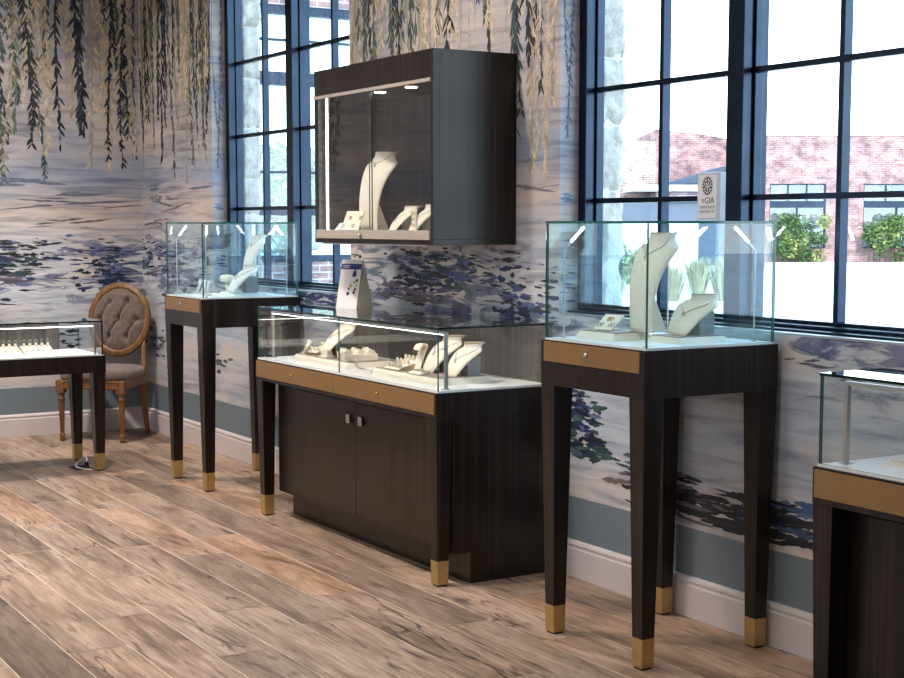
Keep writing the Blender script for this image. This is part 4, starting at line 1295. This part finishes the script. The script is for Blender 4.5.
    rings = [[Mt @ Vector((rx * 0.985 * math.cos(2 * PI * j / na), 0.012, rz_ * 0.985 * math.sin(2 * PI * j / na))) for j in range(na)]] + rings
    mb.loft(rings, 'taupe', True, True); mb.build('back_cushion', root)
    for x, z in btn:
        mb = MB(); mb.lathe([(0.0065, 0), (0.006, 0.003), (0.0035, 0.005), (0.0003, 0.0058)], 'taupe', n=12, axis='y')
        p_ = Mt @ Vector((x, -0.004 - hgt(x, z), z))
        o = mb.build('button', root, loc=p_); o.rotation_euler = (-tilt_, 0, 0)
    return root
oval_chair()

# ------------------------------------------------------------------ power cord at the low table showcase's leg
mb = MB(); mb.box(1.36, 1.50, -0.93, -0.83, 0.0002, 0.004, 'rubber')
tag(mb.build('floor_outlet', bevel=0.001), 'black floor outlet plate beside the low table showcase leg', 'floor outlet')
root = thing('power_cord', 'white power cord running from the floor outlet to the low table showcase', 'cord', (1.40, -0.86, 0))
mb = MB(); mb.tube([(0.0, 0.02, 0.026), (-0.03, 0.03, 0.042), (-0.07, 0.035, 0.046), (-0.10, 0.03, 0.034), (-0.10, 0.00, 0.014), (-0.05, -0.03, 0.0045), (0.03, -0.045, 0.0045), (0.10, -0.030, 0.0045), (0.15, 0.005, 0.0045)], 0.0038, 'white_plastic', 8); mb.build('cable', root)
mb = MB(); mb.lathe([(0.012, 0), (0.012, 0.014), (0.006, 0.024)], 'rubber', c=(0.0, 0.02, 0.0042), n=12); mb.build('plug', root)
mb = MB(); mb.box(3.06, 3.13, -0.007, -0.0003, 0.25, 0.365, 'white_plastic')
op = mb.build('wall_outlet', bevel=0.001); tag(op, 'white wall outlet plate seen between the middle cabinet and its left leg', 'outlet')

# ------------------------------------------------------------------ outdoors
mb = MB(); mb.box(-90, 60, 0.33, 110, -0.35, -0.15, 'concrete'); struct(mb.build('ground'))
# the building across the car park, turned to face the shop
fa = R(31.12)
ux, uy = math.sin(fa), math.cos(fa)      # along the facade, left to right as seen
fx, fy = -math.cos(fa), math.sin(fa)     # away from the shop
D0 = 55.0
bx, by = 9.517 + fx * D0, -3.318 + fy * D0
root = thing('brick_building', 'pink brick building with flat parapet and tall dark-framed windows across the car park', 'building', (bx, by, -0.15), math.atan2(uy, ux))
# local x along facade, local y away from viewer
mb = MB()
holes = [(11.85, 13.95, 0.62, 3.02), (15.35, 17.9, 0.62, 3.02), (19.4, 21.9, 0.62, 3.02)]
zt = 4.78
x = 11.2
for a, b, z0, z1 in holes:
    mb.box(x, a, 0, 0.4, 0, zt, 'brick'); mb.box(a, b, 0, 0.4, 0, z0, 'brick'); mb.box(a, b, 0, 0.4, z1, zt, 'brick'); x = b
mb.box(x, 24, 0, 0.4, 0, zt, 'brick'); mb.box(11.2, 24, 0.4, 8, 0, zt - 0.4, 'brick')
mb.build('wall', root)
mb = MB(); mb.box(11.15, 24.05, -0.05, 0.45, zt, zt + 0.08, 'fascia'); mb.build('parapet_coping', root)
for a, b, z0, z1 in holes:
    mb = MB()
    f = 0.05
    mb.box(a, a + f, 0.1, 0.2, z0, z1, 'steel'); mb.box(b - f, b, 0.1, 0.2, z0, z1, 'steel'); mb.box(a, b, 0.1, 0.2, z0, z0 + f, 'steel'); mb.box(a, b, 0.1, 0.2, z1 - f, z1, 'steel')
    mb.box(a, b, 0.05, 0.2, 2.13, 2.38, 'steel')
    mb.box((a + b) / 2 - 0.03, (a + b) / 2 + 0.03, 0.1, 0.2, z0, 2.13, 'steel')
    for k in (1, 2): mb.box(a + (b - a) * k / 3 - 0.025, a + (b - a) * k / 3 + 0.025, 0.1, 0.2, 2.38, z1, 'steel')
    wf = mb.build('window_frame', root)
    mb = MB(); mb.box(a + f, b - f, 0.14, 0.16, z0 + f, z1 - f, 'glass_wing'); mb.build('window_pane', wf)
root2 = thing('brick_building', 'pale brick wing with a slate gable porch, left of the pink brick building', 'building', (bx, by, -0.15), math.atan2(uy, ux))
mb = MB(); 
mb.box(5.0, 7.85, 2.0, 8, 0, 4.7, 'brick_pale')
rings = [[(7.85, y, 0), (10.88, y, 0), (10.88, y, 4.75), (9.4, y, 5.0), (7.85, y, 5.15)] for y in (2.0, 8.0)]
mb.loft(rings, 'brick', True, False)
mb.build('wall', root2)
mb = MB()
rings = [[(7.6, y, 2.95), (11.0, y, 3.05), (11.0, y, 3.35), (9.9, y, 3.62), (8.6, y, 3.2)] for y in (-1.2, 2.0)]
mb.loft(rings, 'shingle', True, False); mb.build('gable_roof', root2)
mb = MB(); mb.box(6.6, 11.1, -1.3, 1.9, 2.72, 2.94, 'fascia'); mb.build('fascia_board', root2)
mb = MB(); mb.box(7.5, 11.0, -1.1, 1.8, 2.38, 2.71, 'brick_wing'); mb.build('brick_band', root2)
mb = MB(); mb.box(5.6, 11.0, -0.9, 1.9, 0, 2.37, 'blue_wall'); mb.build('porch_wall', root2)

# storefront wing at right angles to the shop, seen through the far window
root = thing('storefront_wing', 'glazed storefront wing with brick base and dark bands seen through the left window', 'building', (-6.0, 2.2, -0.15))
mb = MB(); mb.box(-0.3, 0, 0, 3.4, 0, 1.08, 'brick_wing'); mb.box(-0.3, 0, 0, 3.4, 4.0, 5.6, 'brick_wing'); mb.build('wall', root)
mb = MB()
mb.box(-0.16, -0.04, 0, 3.4, 3.90, 4.0, 'steel'); mb.box(-0.16, -0.02, 0, 3.4, 3.10, 3.25, 'steel'); mb.box(-0.12, -0.07, 0, 3.4, 3.60, 3.63, 'steel'); mb.box(-0.12, -0.07, 0, 3.4, 2.10, 2.13, 'steel')
mb.box(-0.16, -0.04, 0, 3.4, 1.62, 1.70, 'steel'); mb.box(-0.16, -0.04, 0, 3.4, 1.08, 1.16, 'steel')
for k in range(2): mb.box(-0.16, -0.04, k * 3.35, k * 3.35 + 0.05, 1.08, 4.0, 'steel')
mb.build('mullions', root)
mb = MB(); mb.box(-0.11, -0.10, 0, 3.4, 1.16, 3.9, 'glass_wing'); mb.build('glass_panes', root)

def foliage(mb, c, rad, n, size, mat, rnd, shape=1.0):
    for _ in range(n):
        while True:
            p = Vector((rnd.uniform(-1, 1), rnd.uniform(-1, 1), rnd.uniform(-1, 1)))
            if 0.3 < p.length < 1: break
        p = Vector((p.x * rad[0], p.y * rad[1], p.z * rad[2])) + Vector(c)
        a = Vector((rnd.uniform(-1, 1), rnd.uniform(-1, 1), rnd.uniform(-0.6, 0.6))).normalized() * size
        b_ = a.cross(Vector((rnd.uniform(-1, 1), rnd.uniform(-1, 1), 1))).normalized() * size * 0.45
        i = len(mb.v)
        mb.v += [tuple(p - a), tuple(p + b_), tuple(p + a), tuple(p - b_)]
        mb.face((i, i + 1, i + 2, i + 3), mat)
def bush(name, label, cat, loc, r, h, mat, seed, n=500, size=0.07, group=None):
    rnd = random.Random(seed)
    root = thing(name, label, cat, loc, 0, group)
    mb = MB()
    for _ in range(7):
        a = rnd.uniform(0, 6.28); mb.tube([(0, 0, 0), (math.cos(a) * r * 0.3, math.sin(a) * r * 0.3, h * 0.4), (math.cos(a) * r * 0.6, math.sin(a) * r * 0.6, h * 0.75)], 0.015, 'bark', 5)
    mb.build('stems', root)
    mb = MB(); foliage(mb, (0, 0, h * 0.55), (r, r, h * 0.5), n, size, mat, rnd); mb.build('foliage', root)
def grass(label, loc, r, h, seed, group=None):
    rnd = random.Random(seed)
    mb = MB()
    for _ in range(260):
        a = rnd.uniform(0, 6.28); k = rnd.uniform(0.1, 1); x, y = math.cos(a) * r * 0.2 * k, math.sin(a) * r * 0.2 * k
        ex, ey = math.cos(a) * r * k, math.sin(a) * r * k; hh = h * rnd.uniform(0.6, 1)
        w = 0.012; tx, ty = -math.sin(a) * w, math.cos(a) * w
        i = len(mb.v)
        mb.v += [(x - tx, y - ty, 0), (x + tx, y + ty, 0), (x * 0.4 + ex * 0.6 + tx, y * 0.4 + ey * 0.6 + ty, hh * 0.8), (x * 0.4 + ex * 0.6 - tx, y * 0.4 + ey * 0.6 - ty, hh * 0.8), (ex, ey, hh)]
        mb.face((i, i + 1, i + 2, i + 3), 'dry_grass'); mb.face((i + 3, i + 2, i + 4), 'dry_grass')
    o = mb.build('ornamental_grass'); o.location = loc
    tag(o, label, 'plant', group)
def at(px, dist):   # direction helper in metres: lateral offset across the view axis at a distance
    s = (px - 452) * dist / 1465.5
    return 9.517 + fx * dist + ux * s, -3.318 + fy * dist + uy * s
G = -0.15
for k, (px, dd, r, h, mt_) in enumerate(((592, 31, 0.42, 1.25, 'leaf_yellow'), (617, 34, 0.45, 1.05, 'leaf'), (643, 31, 0.4, 1.0, 'leaf_yellow'))):
    x, y = at(px, dd)
    bush('shrub', ['yellow-green shrub beside the stone edge of the right window', 'darker green shrub between two yellow-green ones outside', 'yellow-green shrub just left of the tall necklace form outside'][k], 'shrub', (x, y, G), r, h, mt_, 40 + k, 700, 0.09)
for k, (px, dd, r, h) in enumerate(((698, 28.5, 0.42, 0.95), (723, 27, 0.42, 1.0), (612, 27, 0.4, 0.6), (672, 27.3, 0.4, 0.8))):
    x, y = at(px, dd)
    grass(['clump of dry pale grass outside, behind the short form', 'clump of dry pale grass outside, beside the thick window mullion', 'low clump of dry grass outside by the stone window edge', 'clump of dry grass outside behind the tall necklace form'][k], (x, y, G), r, h, 60 + k)
for k, (px, lab) in enumerate(((797, 'added green foliage imitating the reflection in the first window across the car park'), (889, 'added green foliage imitating the reflection in the second window across the car park'))):
    x, y = at(px, 54.4)
    root = thing('reflection_foliage', lab, 'reflection_foliage', (x, y, G), math.atan2(uy, ux))  # foliage added in place of greenery mirrored in the panes
    rnd = random.Random(80 + k)
    mb = MB()
    for q in range(9): mb.tube([(-0.8 + 0.2 * q, 0, 0), (-0.8 + 0.2 * q + rnd.uniform(-0.1, 0.1), 0, 0.9)], 0.02, 'bark', 5)
    mb.build('stems', root)
    mb = MB()
    for q in range(24): foliage(mb, (rnd.uniform(-0.95, 0.95), 0, rnd.uniform(0.3, 1.7)), (0.3, 0.22, 0.3), 110, 0.09, rnd.choice(['leaf', 'leaf', 'leaf_yellow']), rnd)
    mb.build('foliage', root)
root = thing('curb', 'low pale curb with planting strip at the foot of the pink brick building', 'curb', (bx, by, G), math.atan2(uy, ux))
mb = MB(); mb.box(11.2, 24, -2.6, -2.4, 0.0003, 0.16, 'fascia'); mb.build('curb_stone', root)
mb = MB(); mb.box(11.2, 24, -2.39, -1.2, 0.0003, 0.12, 'leaf'); mb.build('planting_bed', root)
mb = MB()
x, y = at(668, 26)
mb.box(-3.2, 3.2, -0.12, 0.12, 0.0003, 0.15, 'concrete'); o = mb.build('curb', bevel=0.01); o.location = (x, y, G); o.rotation_euler = (0, 0, math.atan2(uy, ux)); tag(o, 'pale kerb in front of the dry grass clumps outside', 'curb')
# trees
def tree(label, loc, h, r, seed, mat='leaf'):
    rnd = random.Random(seed)
    root = thing('tree', label, 'tree', loc)
    mb = MB(); mb.tube([(0, 0, 0), (0.05, 0, h * 0.3), (0, 0.05, h * 0.6)], [0.14, 0.11, 0.06], 'bark', 8)
    for k in range(6):
        a = k * 1.05; mb.tube([(0.03, 0.02, h * 0.4), (math.cos(a) * r * 0.6, math.sin(a) * r * 0.6, h * 0.7)], [0.05, 0.02], 'bark', 5)
    mb.build('trunk', root)
    mb = MB(); foliage(mb, (0, 0, h * 0.66), (r, r, h * 0.36), 2600, 0.12, mat, rnd); mb.build('crown', root)
tree('green leafy tree beyond the storefront wing, seen through the left window', (-16.5, 8.6, G), 3.0, 1.35, 91)
tree('green leafy tree farther right beyond the storefront wing', (-17.0, 11.4, G), 3.1, 1.3, 92)
mb = MB(); mb.box(-40, -20, 9, 22, 0.0003, 1.55, 'fascia'); o = mb.build('garden_wall'); o.location = (0, 0, G)
tag(o, 'low pale wall in the distance beyond the storefront wing', 'wall')

# ------------------------------------------------------------------ light
w = bpy.data.worlds.new('sky'); scene.world = w; w.use_nodes = True
nt = w.node_tree; nt.nodes.clear()
o = N(nt, 'ShaderNodeOutputWorld'); b = N(nt, 'ShaderNodeBackground')
tc = N(nt, 'ShaderNodeTexCoord'); sp = N(nt, 'ShaderNodeSeparateXYZ'); L(nt, tc.outputs['Generated'], sp.inputs[0])
c = ramp(nt, sp.outputs['Z'], [(0.0, (0.90, 0.96, 1.0, 1)), (0.35, (0.62, 0.82, 1.0, 1)), (1.0, (0.35, 0.60, 1.0, 1))])
L(nt, c, b.inputs['Color']); b.inputs['Strength'].default_value = 4.8
L(nt, b.outputs[0], o.inputs['Surface'])

def light(kind, name, loc, energy, color=(1, 1, 1), rot=None, **kw):
    l = bpy.data.lights.new(name, kind); l.energy = energy; l.color = color
    for k, v in kw.items(): setattr(l, k, v)
    q = bpy.data.objects.new(name, l); col.objects.link(q); q.location = loc
    if rot: q.rotation_euler = rot
    return q
sun = light('SUN', 'sun', (0, 0, 20), 3.6, (1.0, 0.95, 0.88), angle=R(0.6))
sun.rotation_euler = Vector((-0.75, 0.45, -0.62)).to_track_quat('-Z', 'Y').to_euler()
warm = (1.0, 0.88, 0.78)
for (x, y, e) in ((1.34, -1.35, 270), (3.1, -1.6, 160), (4.5, -1.6, 150), (6.3, -1.6, 50), (1.8, -3.2, 40), (3.8, -3.4, 60), (5.4, -3.6, 40)):
    light('SPOT', 'downlight', (x, y, ZC - 0.06), e, warm, (0, 0, 0), spot_size=R(95), spot_blend=0.9, shadow_soft_size=0.06)
light('AREA', 'ceiling_fill_light', (5.0, -2.6, ZC - 0.05), 25, (1.0, 0.95, 0.90), (0, 0, 0), shape='RECTANGLE', size=8.0, size_y=2.0)  # broad unseen fill added under the ceiling to lift the room
for (x, y, tx, ty, e) in ((1.5, -1.2, 0.0, -1.1, 60), (1.5, -2.6, 0.0, -2.2, 60), (2.6, -1.5, 3.4, 0.0, 50), (4.2, -1.5, 4.3, 0.0, 100), (5.9, -1.6, 5.9, 0.0, 40), (0.9, -1.3, 0.8, 0.0, 40)):
    light('SPOT', 'mural_fill_spot', (x, y, ZC - 0.06), e, (1.0, 0.93, 0.88), Vector((tx - x, ty - y, 1.25 - ZC)).to_track_quat('-Z', 'Y').to_euler(), spot_size=R(80), spot_blend=1.0, shadow_soft_size=0.08)  # unseen spots added to brighten the mural walls
# unseen area fills added at the closed front and side walls to brighten the room
light('AREA', 'front_fill_light', (X1 - 0.05, -3.0, 1.9), 30, (0.80, 0.90, 1.0), (0, R(90), 0), shape='RECTANGLE', size=2.4, size_y=5.0)
light('AREA', 'side_fill_light', (4.0, Y0 + 0.05, 1.9), 70, (0.97, 0.97, 1.0), (R(90), 0, 0), shape='RECTANGLE', size=7.0, size_y=2.2)  # added fill for the window wall and case fronts

# ------------------------------------------------------------------ camera
cam = bpy.data.cameras.new('camera'); co = bpy.data.objects.new('camera', cam); col.objects.link(co)
cam.sensor_width = 36.0; cam.sensor_fit = 'HORIZONTAL'
cam.lens = 1465.48 / 904 * 36.0
yaw, pit = R(31.1223), R(5.7366)
fwd = Vector((-math.cos(yaw) * math.cos(pit), math.sin(yaw) * math.cos(pit), -math.sin(pit)))
co.location = (9.5171, -3.3176, 1.37)
co.rotation_euler = fwd.to_track_quat('-Z', 'Y').to_euler()
cam.shift_y = (371.3455 - 339) / 904
cam.clip_end = 300
scene.camera = co

cy = scene.cycles
cy.use_denoising = True
cy.max_bounces = 10; cy.diffuse_bounces = 4; cy.glossy_bounces = 5; cy.transmission_bounces = 6; cy.transparent_max_bounces = 40
cy.sample_clamp_indirect = 6.0
cy.caustics_reflective = False; cy.caustics_refractive = False
vs = scene.view_settings
vs.view_transform = 'Standard'; vs.look = 'None'; vs.exposure = 0.4; vs.gamma = 1.0; vs.use_curve_mapping = False
